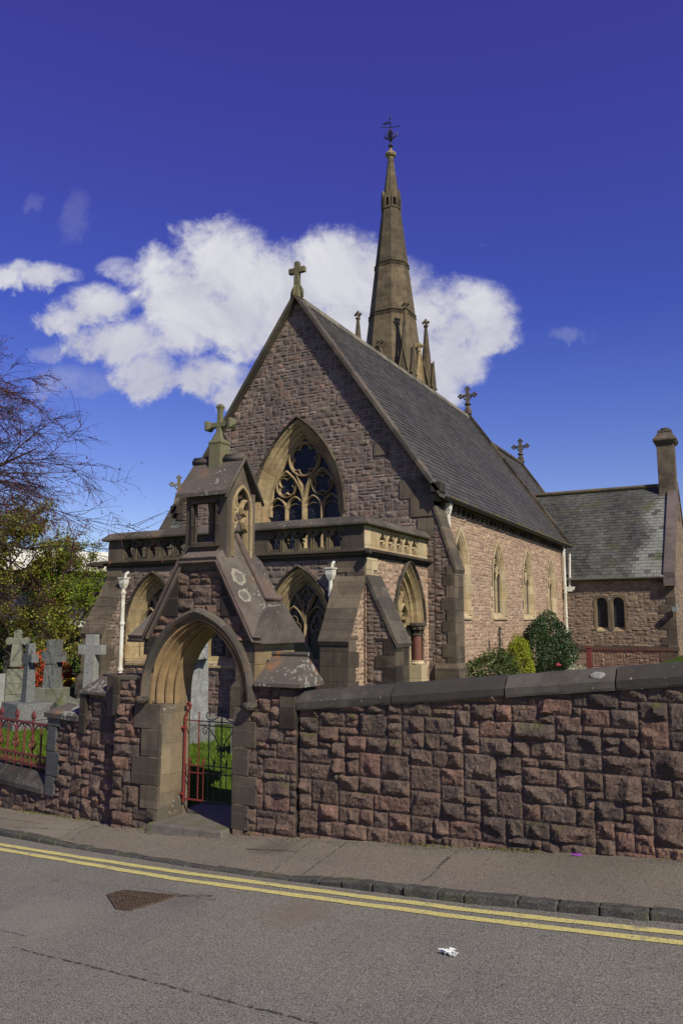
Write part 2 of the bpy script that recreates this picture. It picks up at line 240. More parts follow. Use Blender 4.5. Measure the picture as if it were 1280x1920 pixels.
# ------------------------------------------------------------ mesh helpers
def FR(o,u): u=Vector(u).normalized(); return (Vector(o),u,u.cross(Vector((0,0,1))))
def FP(Y): return FR((0,Y,0),(1,0,0))          # faces -Y, s = x
def FX(X): return FR((X,0,0),(0,1,0))          # faces +X, s = y
def F(fr,s,t,d=0): o,u,n=fr; return o+u*s+Vector((0,0,t))+n*d
class M:
    def split_build(s,name,mats,parent=None,**k):
        p=list(range(len(s.v)))
        def fd(a):
            while p[a]!=a: p[a]=p[p[a]]; a=p[a]
            return a
        for f in s.f:
            for q in f[1:]: p[fd(q)]=fd(f[0])
        g={}
        for i,f in enumerate(s.f): g.setdefault(fd(f[0]),[]).append(i)
        for fs in g.values():
            m=M(); mp={}
            for i in fs:
                for q in s.f[i]:
                    if q not in mp: mp[q]=len(m.v); m.v.append(s.v[q])
                m.f.append([mp[q] for q in s.f[i]]); m.mi.append(s.mi[i]); m.r.append(s.r[i])
            m.build(name,mats,parent,**k)
    def __init__(s): s.v=[]; s.f=[]; s.mi=[]; s.r=[]
    def add(s,vs,fs,r=None,mi=0):
        b=len(s.v); s.v+= [tuple(x) for x in vs]; r=R.random() if r is None else r
        for f in fs: s.f.append([i+b for i in f]); s.mi.append(mi); s.r.append(r)
    def hexa(s,p,r=None,mi=0):  # p: 8 points bottom 4 ccw, top 4
        s.add(p,[(3,2,1,0),(4,5,6,7),(0,1,5,4),(1,2,6,5),(2,3,7,6),(3,0,4,7)],r,mi)
    def box(s,x0,x1,y0,y1,z0,z1,r=None,mi=0):
        s.hexa([(x0,y0,z0),(x1,y0,z0),(x1,y1,z0),(x0,y1,z0),(x0,y0,z1),(x1,y0,z1),(x1,y1,z1),(x0,y1,z1)],r,mi)
    def fbox(s,fr,s0,s1,t0,t1,d0,d1,r=None,mi=0):
        s.hexa([F(fr,s0,t0,d1),F(fr,s1,t0,d1),F(fr,s1,t0,d0),F(fr,s0,t0,d0),F(fr,s0,t1,d1),F(fr,s1,t1,d1),F(fr,s1,t1,d0),F(fr,s0,t1,d0)],r,mi)
    def ext(s,fr,outer,holes=(),d0=-.3,d1=0,r=None,mi=0,back=True):
        polys=[[Vector((a,b,0)) for a,b in outer]]+[[Vector((a,b,0)) for a,b in h] for h in holes]
        tris=tessellate_polygon(polys); fl=[p for q in polys for p in q]; n=len(fl); r=R.random() if r is None else r
        vs=[F(fr,p.x,p.y,d1) for p in fl]+[F(fr,p.x,p.y,d0) for p in fl]; fs=[]
        for t in tris:
            a,b,c=(fl[i] for i in t); cr=(b-a).cross(c-a).z; t=tuple(t) if cr>0 else tuple(reversed(t))
            fs.append(t)
            if back: fs.append(tuple(i+n for i in reversed(t)))
        k=0
        for q in polys:
            m=len(q); ar=sum(q[i].x*q[(i+1)%m].y-q[(i+1)%m].x*q[i].y for i in range(m)); fwd_=(ar>0)==(k==0)
            for i in range(m):
                a,b=k+i,k+(i+1)%m
                fs.append((b,a,a+n,b+n) if fwd_ else (a,b,b+n,a+n))
            k+=m
        s.add(vs,fs,r,mi)
    def rings(s,rings,closed=True,cap=True,r=None,mi=0,segr=0):
        # list of vertex rings (each same length), quads between
        m=len(rings[0]); vs=[p for q in rings for p in q]; 
        rr=R.random() if r is None else r; base=len(s.v); s.v+=[tuple(p) for p in vs]
        for i in range(len(rings)-1):
            if segr and i%segr==0: rr=R.random()
            for j in range(m if closed else m-1):
                a=i*m+j; b=i*m+(j+1)%m; s.f.append([base+a,base+b,base+b+m,base+a+m]); s.mi.append(mi); s.r.append(rr)
        if cap and closed and m>2:
            s.f.append([base+j for j in reversed(range(m))]); s.mi.append(mi); s.r.append(rr)
            e=(len(rings)-1)*m; s.f.append([base+e+j for j in range(m)]); s.mi.append(mi); s.r.append(rr)
    def tube(s,pts,rd,n=6,r=None,mi=0,closed=False):
        pts=[Vector(p) for p in pts]; N=len(pts); rs=[]
        if not isinstance(rd,(list,tuple)): rd=[rd]*N
        up=None
        for i,p in enumerate(pts):
            if closed: d=pts[(i+1)%N]-pts[i-1]
            else: d=pts[min(i+1,N-1)]-pts[max(i-1,0)]
            if d.length<1e-9: d=Vector((0,0,1))
            d.normalize()
            if up is None: up=Vector((0,0,1)) if abs(d.z)<.9 else Vector((1,0,0))
            a=d.cross(up)
            if a.length<1e-4: a=d.cross(Vector((.3,1,.2)))
            a.normalize(); b=a.cross(d); up=b
            rs.append([p+(a*math.cos(q)+b*math.sin(q))*rd[i] for q in [2*math.pi*j/n+ (math.pi/4 if n==4 else 0) for j in range(n)]])
        if closed: rs.append(rs[0])
        s.rings(rs,True,not closed,r,mi)
    def lathe(s,c,prof,n=12,rot=0,r=None,mi=0):
        c=Vector(c); s.rings([[c+Vector((q*math.cos(rot+2*math.pi*j/n),q*math.sin(rot+2*math.pi*j/n),h)) for j in range(n)] for q,h in prof],True,True,r,mi)
    def build(s,name,mats,parent=None,smooth=False,bevel=0):
        me=bpy.data.meshes.new(name); me.from_pydata(s.v,[],s.f)
        if not isinstance(mats,(list,tuple)): mats=[mats]
        for m in mats: me.materials.append(m)
        me.polygons.foreach_set('material_index',s.mi)
        at=me.attributes.new('rnd','FLOAT','FACE'); at.data.foreach_set('value',s.r)
        if smooth: me.polygons.foreach_set('use_smooth',[True]*len(s.f))
        me.update(); o=bpy.data.objects.new(name,me); COL.objects.link(o)
        if bevel:
            b=o.modifiers.new('bevel','BEVEL'); b.width=bevel; b.segments=2; b.limit_method='ANGLE'; b.angle_limit=rad(40)
        if parent is not None:
            o.parent=parent; o.matrix_parent_inverse=Matrix.Translation(-parent.location)
        return o
def thing(name,label,cat,loc=(0,0,0),group=None):
    o=bpy.data.objects.new(name,None); o.empty_display_size=.2; COL.objects.link(o); o.location=loc; o['label']=label; o['category']=cat
    if group: o['group']=group
    return o
def tag(o,label=None,cat=None,group=None,kind=None):
    for k,v in (('label',label),('category',cat),('group',group),('kind',kind)):
        if v: o[k]=v
    return o
# pointed arch: half width a, springing z, rise H (>=a)
def arch(cx,a,zs,H,n=14,legs=None):
    Rr=(a*a+H*H)/(2*a); th=math.acos(max(-1,min(1,(Rr-a)/Rr)))
    L=[(cx-a+Rr+Rr*math.cos(math.pi-th*i/n),zs+Rr*math.sin(math.pi-th*i/n)) for i in range(n+1)]
    P=L+[(2*cx-x,z) for x,z in reversed(L[:-1])]
    if legs is not None: P=[(cx-a,legs)]+P+[(cx+a,legs)]
    return P
def in_arch(x,z,cx,a,zs,H,zb=-99):
    if z<zb: return False
    if z<=zs: return abs(x-cx)<a
    Rr=(a*a+H*H)/(2*a); q=abs(x-cx)+Rr-a
    return q*q+(z-zs)**2<Rr*Rr
def surround(m,fr,cx,zs,zb,prof,n=14,r=None,mi=0,segr=3,legs=3):
    # prof: (a,H,d) list from outside to inside; legs subdivided
    rs=[]
    outs=[]
    for a,H,d in prof:
        p=arch(cx,a,zs,H,n); 
        lg=[(cx-a,zb+(zs-zb)*i/legs) for i in range(legs)]; rg=[(cx+a,z) for _,z in reversed(lg)]
        outs.append([(x,z,d) for x,z in lg+p+rg])
    for i in range(len(outs[0])): rs.append([F(fr,*o[i]) for o in outs])
    m.rings(rs,False,False,r,mi,segr)
def rubble(m,fr,s0,s1,t0,t1,keep=None,cw=.09,ch=.085,depth=.05,res=.05,joint=.008,mi=0,sizes=None,seed=1):
    rr=random.Random(seed); nr=np.random.RandomState(seed)
    nx=max(1,round((s1-s0)/cw)); ny=max(1,round((t1-t0)/ch)); cw=(s1-s0)/nx; ch=(t1-t0)/ny
    occ=np.zeros((ny,nx),bool); sizes=sizes or [(2,1),(3,1),(2,2),(3,2),(4,2),(5,2),(3,3),(4,3),(5,3),(4,2),(3,2),(5,2)]
    for j in range(ny):
        for i in range(nx):
            if occ[j,i]: continue
            for _ in range(7):
                w,h=rr.choice(sizes)
                if i+w<=nx and j+h<=ny and not occ[j:j+h,i:i+w].any(): break
            else:
                w=1
                while w<3 and i+w<nx and not occ[j,i+w]: w+=1
                h=1
            occ[j:j+h,i:i+w]=True
            a0,a1=s0+i*cw+joint,s0+(i+w)*cw-joint; b0,b1=t0+j*ch+joint,t0+(j+h)*ch-joint
            if a1-a0<.015: continue
            if keep and not any(keep(x,y) for x in (a0,(a0+a1)/2,a1) for y in (b0,(b0+b1)/2,b1)): continue
            gx=max(3,int((a1-a0)/res)+1); gy=max(3,int((b1-b0)/res)+1)
            X=np.linspace(a0,a1,gx+1); Y=np.linspace(b0,b1,gy+1)
            XX,YY=np.meshgrid(X,Y); cx_,cy_=(a0+a1)/2,(b0+b1)/2
            jx=(a1-a0)/gx*.33; jy=(b1-b0)/gy*.33
            JX=nr.uniform(-jx,jx,XX.shape); JY=nr.uniform(-jy,jy,XX.shape); JX[0,:]*=.3; JY[0]=0;JX[-1,:]*=.3; JY[-1]=0; JX[:,0]=0; JX[:,-1]=0; JY[:,0]*=.3; JY[:,-1]*=.3
            h0=depth*rr.uniform(.75,1.05); H=np.full(XX.shape,9.)
            for _ in range(4):
                ang=rr.uniform(0,6.28); sl_=rr.uniform(.2,1.0); g=(XX+JX-cx_-rr.uniform(-.3,.3)*(a1-a0))*math.cos(ang)+(YY+JY-cy_-rr.uniform(-.3,.3)*(b1-b0))*math.sin(ang)
                H=np.minimum(H,h0+rr.uniform(.0,.4)*depth-g*sl_*(depth/.06))
            ed=np.minimum(np.minimum(XX-a0,a1-XX),np.minimum(YY-b0,b1-YY)); e=np.clip(ed/(.014 if depth>.03 else .014),0,1)
            cg=nr.normal(0,depth*.15,(4,4)); ix=np.clip((XX-a0)/(a1-a0)*3,0,2.999); iy=np.clip((YY-b0)/(b1-b0)*3,0,2.999); fx=ix-ix.astype(int); fy=iy-iy.astype(int); ix=ix.astype(int); iy=iy.astype(int)
            H=H+cg[iy,ix]*(1-fx)*(1-fy)+cg[iy,ix+1]*fx*(1-fy)+cg[iy+1,ix]*(1-fx)*fy+cg[iy+1,ix+1]*fx*fy
            rl=[rr.uniform(.02,.11) for _ in range(4)]; H1=depth*(.12+1.15*np.minimum(1,np.minimum(np.minimum((XX-a0)/rl[0],(a1-XX)/rl[1]),np.minimum((YY-b0)/rl[2],(b1-YY)/rl[3]))))
            H=np.minimum(np.clip(H,.3*depth,1.7*depth),H1)+nr.normal(0,depth*.05,XX.shape)
            XX=XX+JX; YY=YY+JY; ph=rr.random()
            b=len(m.v); o,u,n=fr
            for yy,xx,hh in zip(YY.ravel(),XX.ravel(),H.ravel()):
                m.v.append((o.x+u.x*xx+n.x*hh,o.y+u.y*xx+n.y*hh,o.z+yy+n.z*hh))
            W=gx+1
            for q in range(gy):
                for p in range(gx):
                    if keep and not keep((X[p]+X[p+1])/2,(Y[q]+Y[q+1])/2): continue
                    m.f.append([b+q*W+p,b+q*W+p+1,b+(q+1)*W+p+1,b+(q+1)*W+p]); m.mi.append(mi); m.r.append(ph)
            # side skirts back to the mortar plane
            ring=[(0,p) for p in range(W)]+[(q,gx) for q in range(1,gy+1)]+[(gy,p) for p in range(gx-1,-1,-1)]+[(q,0) for q in range(gy-1,0,-1)]
            if keep: ring_ok=[keep(XX[q,p],YY[q,p]) for q,p in ring]
            else: ring_ok=[True]*len(ring)
            bb=len(m.v)
            for q,p in ring:
                xx,yy=XX[q,p],YY[q,p]; m.v.append((o.x+u.x*xx-n.x*.01,o.y+u.y*xx-n.y*.01,o.z+yy))
            L=len(ring)
            for i2 in range(L):
                if not(ring_ok[i2] and ring_ok[(i2+1)%L]): continue
                q,p=ring[i2]; q2,p2=ring[(i2+1)%L]
                m.f.append([bb+i2,bb+(i2+1)%L,b+q2*W+p2,b+q*W+p]); m.mi.append(mi); m.r.append(ph)
def quoins(m,fr,s,dirn,t0,t1,long=.42,short=.24,h=.27,d=.035,mi=0,back=.05):
    t=t0; k=0
    while t<t1-.03:
        hh=min(h*R.uniform(.85,1.15),t1-t); w_=(long if k%2 else short)*R.uniform(.9,1.1); a,b=(s,s+dirn*w_) if dirn>0 else (s-w_,s)
        m.fbox(fr,a,b,t+.003,t+hh-.003,-back,d,None,mi); t+=hh; k+=1
def foil(cx,cz,r,n,rot=0,k=1.12,seg=8):
    # n-lobed outline, lobes meeting in inward cusps
    s_=math.sin(math.pi/n); lc=r/(1+k*s_); lr=r-lc; rho=lc*math.cos(math.pi/n)+math.sqrt(max(0,lr*lr-(lc*s_)**2)); sp_=math.atan2(rho*s_,rho*math.cos(math.pi/n)-lc); pts=[]
    for i in range(n):
        a=rot+2*math.pi*i/n; c=(cx+lc*math.cos(a),cz+lc*math.sin(a)); span=sp_
        for j in range(seg+1):
            b=a-span+2*span*j/seg; pts.append((c[0]+lr*math.cos(b),c[1]+lr*math.sin(b)))
    return pts
def bar(m,fr,path,wd,d0,d1,closed=False,r=None,mi=0):
    # chamfered bar following a 2d path
    N=len(path); rs=[]
    for i in range(N):
        if closed: a,b=path[i-1],path[(i+1)%N]
        else: a,b=path[max(i-1,0)],path[min(i+1,N-1)]
        dx,dz_=b[0]-a[0],b[1]-a[1]; l=math.hypot(dx,dz_) or 1; nx_,nz_=-dz_/l,dx/l; x,z=path[i]
        rs.append([F(fr,x+nx_*q*wd,z+nz_*q*wd,d) for q,d in ((-.5,d0),(-.5,d0+(d1-d0)*.35),(-.15,d1),(.15,d1),(.5,d0+(d1-d0)*.35),(.5,d0))])
    if closed: rs.append(rs[0])
    m.rings(rs,True,not closed,r,mi)
def circ(cx,cz,r,n=24,a0=0,a1=2*math.pi,end=False): return [(cx+r*math.cos(a0+(a1-a0)*i/n),cz+r*math.sin(a0+(a1-a0)*i/n)) for i in range(n+(1 if end else 0))]
# ------------------------------------------------------------ ground, road, pavement
def sm(a,b,x): x=max(0,min(1,(x-a)/(b-a))); return x*x*(3-2*x)
def rz(x): x=max(-40,min(30,x)); return -1.923+.075*x
def lerp_pts(P,x):
    if x<=P[0][0]: a,b=P[0],P[1]
    elif x>=P[-1][0]: a,b=P[-2],P[-1]
    else:
        for a,b in zip(P,P[1:]):
            if a[0]<=x<=b[0]: break
    return a[1]+(b[1]-a[1])*(x-a[0])/(b[0]-a[0])
KP=[(-30,12.35),(-14,8.45),(-8.47,6.92),(-6.54,6.60),(-4.71,6.33),(-3.26,6.19),(-2.16,6.10),(-.6,6.11),(2,6.2),(12,6.7)]
def ky(x): return lerp_pts(KP,x)
TA=math.tan(rad(11)); CA,SA=math.cos(rad(11)),math.sin(rad(11))
def wy(x): return 7.43 if x>-6.7 else 7.43+TA*(-6.7-x)
def gz(x,y):
    z=-2.15+.40*sm(-11,-5,x); z=z+.1*math.sin(x*.7+y*.3)*sm(3,9,y-wy(x))*.3
    k=sm(.6,3.4,y-wy(x)); 
    if -9<x<-3: z=z*k+(-2.36)*(1-k)
    z+=2.0*sm(-4.7,1.2,x)*sm(13,22,y)*(1-sm(33.2,33.5,y)*0)
    return z
m=M(); xs=[-900,-400,-200,-120,-80,-60]+[-45+i for i in range(0,30)]+[-15+i*.4 for i in range(0,60)]+[9+i*2 for i in range(8)]+[40,80,200,500,900]
offs=[-600,-200,-60,-25,-12,-6,-3,-1,.08,.2,.5,1,1.6,2.3,3,4,5,6,7.5,9,11,13,15,17,19,21,23,25,28,32,40,60,100,250,900]
for x in xs:
    for o_ in offs:
        y=wy(max(x,-60))+o_; m.v.append((x,y,rz(x)-.45 if o_<.15 else gz(x,y)))
n_=len(offs)
for i in range(len(xs)-1):
    for j in range(n_-1): m.f.append([i*n_+j,(i+1)*n_+j,(i+1)*n_+j+1,i*n_+j+1]); m.mi.append(0); m.r.append(.5)
tag(m.build('ground',TURF,smooth=True),kind='structure')
xr=[-40+i*.5 for i in range(110)]
def strip(name,mat,fa,fb,za,zb,xs_,n=4):
    m=M()
    for x in xs_:
        for j in range(n+1): q=j/n; m.v.append((x,fa(x)*(1-q)+fb(x)*q,za(x)*(1-q)+zb(x)*q))
    for i in range(len(xs_)-1):
        for j in range(n): a=i*(n+1)+j; m.f.append([a,a+n+1,a+n+2,a+1]); m.mi.append(0); m.r.append(.5)
    return tag(m.build(name,mat,smooth=True),kind='structure')
def kh(x): return .012+.048*sm(-4.0,-3.2,x)+.03*sm(-6.4,-7.6,x) if x>-6.9 else .012+.045*sm(-6.6,-8.2,x)
def rdz(x): return rz(x)-.085
strip('road',TARM,lambda x:-25,lambda x:ky(x)+.01,lambda x:rdz(x)-.25,lambda x:rdz(x) ,xr,2)
strip('pavement',PAVT,lambda x:ky(x)+.10,lambda x:wy(x)+.1,lambda x:rdz(x)+kh(x),lambda x:rz(x)-.01,xr,3)
# kerb: separate stones laid end to end
m=M(); x=-30
while x<12:
    l=R.choice([.34,.24,.42,.3,.52]); x1=x+l-.006; y0,y1=ky(x)+R.uniform(-.01,.01),ky(x1)+R.uniform(-.01,.01); j=R.uniform(-.007,.007); h0,h1=rdz(x)+kh(x)+.004+R.uniform(-.008,.006),rdz(x1)+kh(x1)+.004+R.uniform(-.008,.006)
    p=[]
    for zz in (0,1):
        for (xx,yy,hh) in ((x,y0+j,h0),(x1,y1+j,h1)): p.append((xx,yy+(.012 if zz else 0),hh if zz else rdz(xx)-.15))
        for (xx,yy,hh) in ((x1,y1+.13,h1),(x,y0+.13,h0)): p.append((xx,yy,hh if zz else rdz(xx)-.15))
    m.hexa(p); x+=l
ko=m.build('kerb',KERB,bevel=.016); tag(ko,kind='structure')
sd=ko.modifiers.new('subdiv','SUBSURF'); sd.subdivision_type='SIMPLE'; sd.levels=sd.render_levels=2
tx=bpy.data.textures.new('kerb_rock','CLOUDS'); tx.noise_scale=.05; tx.noise_depth=3; dm_=ko.modifiers.new('rock','DISPLACE'); dm_.texture=tx; dm_.strength=.03; dm_.texture_coords='GLOBAL'
for nm,P in (('near',[(-30,11.75),(-14,8.0),(-8.2,6.62),(-6.66,6.41),(-5.26,6.24),(-3.27,6.055),(-1.98,5.965),(-.61,5.93),(12,6.4)]),('far',[(-30,11.5),(-14,7.8),(-7.98,6.45),(-5.07,6.04),(-3.17,5.885),(-1.93,5.80),(-.59,5.76),(12,6.22)])):
    P=[(x,y-.0) for x,y in P]
    f0=lambda x,P=P: min(lerp_pts(P,x),ky(x)-.12)-.040+.004*math.sin(x*9)+.003*math.sin(x*23); f1=lambda x,P=P: min(lerp_pts(P,x),ky(x)-.12)+.040+.004*math.sin(x*7+1)+.003*math.sin(x*31)
    zz=lambda y,x: rdz(x)-.25*(ky(x)+.01-y)/(ky(x)+25.01)+.005
    m=M(); xs_=[-30+i*.1 for i in range(400)]
    for x in xs_: 
        for f in (f0,f1): y=f(x); m.v.append((x,y,zz(y,x)))
    for i in range(len(xs_)-1): m.f.append([2*i,2*i+2,2*i+3,2*i+1]); m.mi.append(0); m.r.append(.5)
    tag(m.build('road_marking',YEL),kind='structure')
# ------------------------------------------------------------ shared masonry helpers
def qrects(s,dirn,t0,t1,long=.42,short=.24,h=.27):
    t=t0;k=0;o=[]
    while t<t1-.04:
        hh=min(h*R.uniform(.85,1.15),t1-t); w_=(long if k%2 else short)*R.uniform(.92,1.08)
        o.append((s,s+w_,t,t+hh) if dirn>0 else (s-w_,s,t,t+hh)); t+=hh;k+=1
    return o
def putq(m,fr,rects,d=.04,back=.06,mi=0):
    for a,b,c,e in rects: m.fbox(fr,a+.003,b-.003,c+.003,e-.003,-back,d+R.uniform(0,.006),None,mi)
def mkkeep(inside,rects=(),arcs=()):
    def k(x,z):
        if not inside(x,z): return False
        for a,b,c,e in rects:
            if a<x<b and c<z<e: return False
        for A in arcs:
            if in_arch(x,z,*A): return False
        return True
    return k
def cap_saddle(m,fr,s0,s1,t,h,d0,d1,hip0=0,hip1=0,lip=.05,r=.03):
    dm=(d0+d1)/2
    a=[F(fr,s0,t,d1),F(fr,s1,t,d1),F(fr,s1,t,d0),F(fr,s0,t,d0)]; b=[v+Vector((0,0,lip)) for v in a]
    m.hexa(a+b)
    p=[v+Vector((0,0,.001)) for v in b]+[F(fr,s0+hip0,t+h,dm),F(fr,s1-hip1,t+h,dm)]
    m.add(p,[(0,1,5,4),(1,2,5),(2,3,4,5),(3,0,4)])
    m.tube([F(fr,s0+hip0-.01,t+h+r*.4,dm),F(fr,s1-hip1+.01,t+h+r*.4,dm)],r,8)
# ------------------------------------------------------------ gateway
GX=-5.92; YG=7.40; G=FP(YG+.03)
gw=thing('stone_gateway','weathered pointed-arch stone gateway with steep gabled coping and lantern turret beside the pavement','gateway',(GX,7.8,-2.3))
ZS=-.85
lq=qrects(GX-.53,-1,-2.2,-.95,.44,.30,.3); rq=qrects(GX+.53,1,-2.28,-.95,.34,.24,.3)
eqL=qrects(-6.71,1,-.6,-.16,.14,.13,.22); eqR=qrects(-5.1,-1,-.66,-.16,.2,.16,.24); pL=[(-7.24,-7.13,-1.15,-.66)]; pR=[(-4.76,-4.56,-1.15,-.72)]
side_q=[(-6.6,-6.24,.08,.8),(-5.60,-5.2,.08,.8),(-6.3,-5.5,.62,.8)]
def ins(x,z):
    if z<-.66: return -7.22<x<-4.56 and z>-2.6
    if z<-.14: return -6.71<x<-5.1
    return abs(x-GX)<.80-(z+.14)*.565 and z<.74
m=M()
out=[(-7.22,-2.7),(GX-.57,-2.7),(GX-.57,-.97),(GX-.71,-.965),(GX-.71,ZS)]+[(x,z) for x,z in arch(GX,.71,ZS,.88,12)][1:-1]+[(GX+.71,ZS),(GX+.71,-.965),(GX+.57,-.97),(GX+.57,-2.7),(-4.99,-2.7),(-4.99,-.68),(-5.11,-.68),(-5.11,-.14),(-5.62,.78),(-6.2,.78),(-6.70,-.14),(-6.70,-.66),(-7.22,-.66)]
m.ext(G,out,(),-.56,0,.5,1); m.ext(G,[(-6.70,-.45),(GX-.745,-.45)]+[(x,z) for x,z in arch(GX,.745,ZS,1.0,16) if z>-.44]+[(GX+.745,-.45),(-5.11,-.45),(-5.11,-.14),(-5.62,.78),(-6.2,.78),(-6.70,-.14)],(),-.83,-.562,.5,1); m.ext(G,[(-4.985,-2.7),(-4.57,-2.7),(-4.57,-.70),(-4.985,-.70)],(),-.42,0,.5,1)
rubble(m,G,-7.22,-4.55,-2.6,.78,mkkeep(ins,lq+rq+eqL+eqR+pL+pR+side_q,[(GX,.76,ZS,.95,-.95),(GX,.55,ZS,.5,-9)]),.085,.08,.055,.024,.005,0,[(3,2),(4,2),(2,2),(3,1),(2,1),(4,1),(3,3),(5,2),(3,2)],seed=5)
GB=FR((0,7.995,0),(-1,0,0)); rubble(m,GB,4.6,7.22,-2.3,-.47,mkkeep(lambda x,z:ins(-x,z),(),[(-GX,.72,ZS,.9,-9)]),.09,.09,.04,.06,.006,0,seed=6)
m.build('rubble_wall',[RUBN,MORTN],gw)
m=M(); putq(m,G,lq,.035,.3); m.build('jamb',ASHB,gw,bevel=.008); m=M(); putq(m,G,rq,.035,.3); m.build('jamb',ASHB,gw,bevel=.008)
m=M(); putq(m,G,eqL+eqR,.035,.2); m.ext(G,[(-6.56,.08),(-6.245,.08),(-6.245,.61)],(),-.1,.035); m.ext(G,[(-5.595,.08),(-5.27,.08),(-5.595,.61)],(),-.1,.035); m.ext(G,[(-6.24,.625),(-5.6,.625),(-5.66,.74),(-6.18,.74)],(),-.1,.03); putq(m,G,pL+pR,.04,.4)
m.fbox(G,-5.112,-5.088,-.47,-.15,-.80,.03,.9,1); m.fbox(G,-5.112,-5.088,-.66,-.473,-.54,.03,.8,1); m.fbox(G,-4.575,-4.560,-2.3,-.7,-.42,.0)
m.split_build('dressed_quoin',[ASHD,ASHT],gw,bevel=.005)
# moulded arch
m=M()
prof=[(.735,.90,.03),(.70,.885,.03),(.675,.875,-.03),(.655,.87,-.035),(.645,.865,.0),(.625,.86,.0),(.615,.855,-.06),(.60,.85,-.11),(.585,.845,-.12),(.575,.84,-.085),(.555,.83,-.085),(.545,.825,-.14),(.53,.82,-.2),(.515,.81,-.2),(.505,.805,-.17),(.49,.80,-.17),(.48,.79,-.24),(.47,.785,-.34),(.47,.785,-.45)]
surround(m,G,GX,ZS,-1.0,prof,18,None,0,4,1)
m.build('moulded_arch',m_ashlar('arch_sandstone',(.40,.27,.14),(.25,.17,.10),.5,0,None,.3,.25),gw,smooth=False)
m=M()
surround(m,G,GX,-.98,-2.34,[(.70,.9,.034),(.555,.8,.034),(.545,.8,.02),(.475,.8,-.10),(.47,.8,-.33),(.47,.8,-.36)][:6],1,None,0,0,4)
# keep only legs of that sweep
keepf=[]
for f,mi_,r_ in zip(m.f,m.mi,m.r):
    if all(m.v[i][2]<=-.96 for i in f): keepf.append((f,mi_,r_))
m.f=[k[0] for k in keepf]; m.mi=[k[1] for k in keepf]; m.r=[.3+.5*R.random() for k in keepf]
for sg in (-1,1):
    m.box(*(sorted((GX+sg*.46,GX+sg*.555))),YG+.36,YG+.44,-2.35,-.9)
m.split_build('jamb_stone',ASHT if 0 else m_ashlar('jamb_sandstone',(.27,.205,.135),(.16,.135,.105),.55,.9,(2,.36),.1,.4),gw)
m=M(); P_=[]
surround(m,G,GX,ZS,-.9,[(.83,1.03,-.02),(.835,1.035,.05),(.82,1.02,.10),(.785,.985,.115),(.755,.955,.09),(.735,.93,.05),(.73,.90,.02)],18,None,0,5,1)
for sg in (-1,1):
    m.lathe((GX+sg*.80,YG-.06,-.98),[(.02,0),(.06,.02),(.075,.05),(.06,.08),(.03,.1)],8)
    m.box(*sorted((GX+sg*.735,GX+sg*.86)),YG-.09,YG+.05,-.93,-.885)
m.build('hood_mould',ASHG,gw)
# inner soffit arch behind gate
m=M(); surround(m,G,GX,ZS,-2.3,[(.47,.785,-.44),(.60,.88,-.445),(.60,.88,-.575)],14,.3); m.build('rear_arch',ASHB,gw)
# gable coping: front edge path, ridge path
fp=[(-6.98,-.16),(-6.74,-.16),(-6.20,.78),(-5.64,.78),(-5.10,-.16),(-4.99,-.16)]
rp=[(-6.86,.27),(-6.60,.27),(-6.13,1.07),(-5.71,1.07),(-5.24,.27),(-5.03,.27)]
YF,YM,YB=YG-.05,YG+.43,YG+.91
m=M()
for k in range(5):
    r=R.random()
    sub=3 if k in(1,3) else 1
    for q in range(sub):
        t0,t1=q/sub,(q+1)/sub
        A=[fp[k][i]+(fp[k+1][i]-fp[k][i])*t0 for i in (0,1)]; B=[fp[k][i]+(fp[k+1][i]-fp[k][i])*t1 for i in (0,1)]
        C=[rp[k][i]+(rp[k+1][i]-rp[k][i])*t0 for i in (0,1)]; D=[rp[k][i]+(rp[k+1][i]-rp[k][i])*t1 for i in (0,1)]
        th=.075
        # offset below perpendicular
        dx,dz_=B[0]-A[0],B[1]-A[1]; l=math.hypot(dx,dz_); ox,oz=dz_/l*th,-dx/l*th
        v=[(A[0],YF,A[1]),(B[0],YF,B[1]),(D[0],YM,D[1]),(C[0],YM,C[1]),(A[0],YB,A[1]),(B[0],YB,B[1]),
           (A[0]+ox,YF+.012,A[1]+oz),(B[0]+ox,YF+.012,B[1]+oz),(A[0]+ox,YB,A[1]+oz),(B[0]+ox,YB,B[1]+oz)]
        m.add(v,[(0,1,2,3),(3,2,5,4),(6,7,1,0),(6,8,9,7),(8,4,5,9),(1,7,9,5,2),(6,0,3,4,8)],r+.1*q)
m.build('gable_coping',m_ashlar('gate_coping',(.105,.085,.075),(.165,.138,.118),.5,1.0,None,.15,0,[(-5.45,7.55,.56,.105),(-5.35,7.52,.32,.085)]),gw)
m=M()
m.tube([(x,YM,z+.02) for x,z in rp[:3]],.04,8); m.tube([(x,YM,z+.02) for x,z in rp[3:]],.04,8)
m.tube([(x,YF-.004,z-.055) for x,z in fp],.017,6); m.tube([(x,YF+.0,z+.0) for x,z in fp],.014,6)
m.build('roll_moulding',m_plain('roll_stone',(.16,.115,.10),.9,.2,0,.6,7),gw,smooth=True)
# gablet infill on the kneeler ends
m=M()
for x0,x1 in ((-5.12,-5.055),(-6.9,-6.72)): m.add([(x0,YF+.05,-.15),(x0,YB-.05,-.15),(x0,YM,.24),(x1,YF+.05,-.15),(x1,YB-.05,-.15),(x1,YM,.24)],[(0,1,2),(3,4,5),(0,3,5,2),(1,4,5,2)])
m.build('gablet_infill',ASHT,gw)
# caps
m=M(); cap_saddle(m,FP(YG),-5.06,-4.46,-.70,.34,-.46,.07,.08,.06,.035,.026); m.build('saddle_cap',LICH,gw)
m=M(); m.box(-7.25,-6.72,YG+.0,YG+.6,-.70,-.655); m.build('shoulder_slab',ASHG,gw)
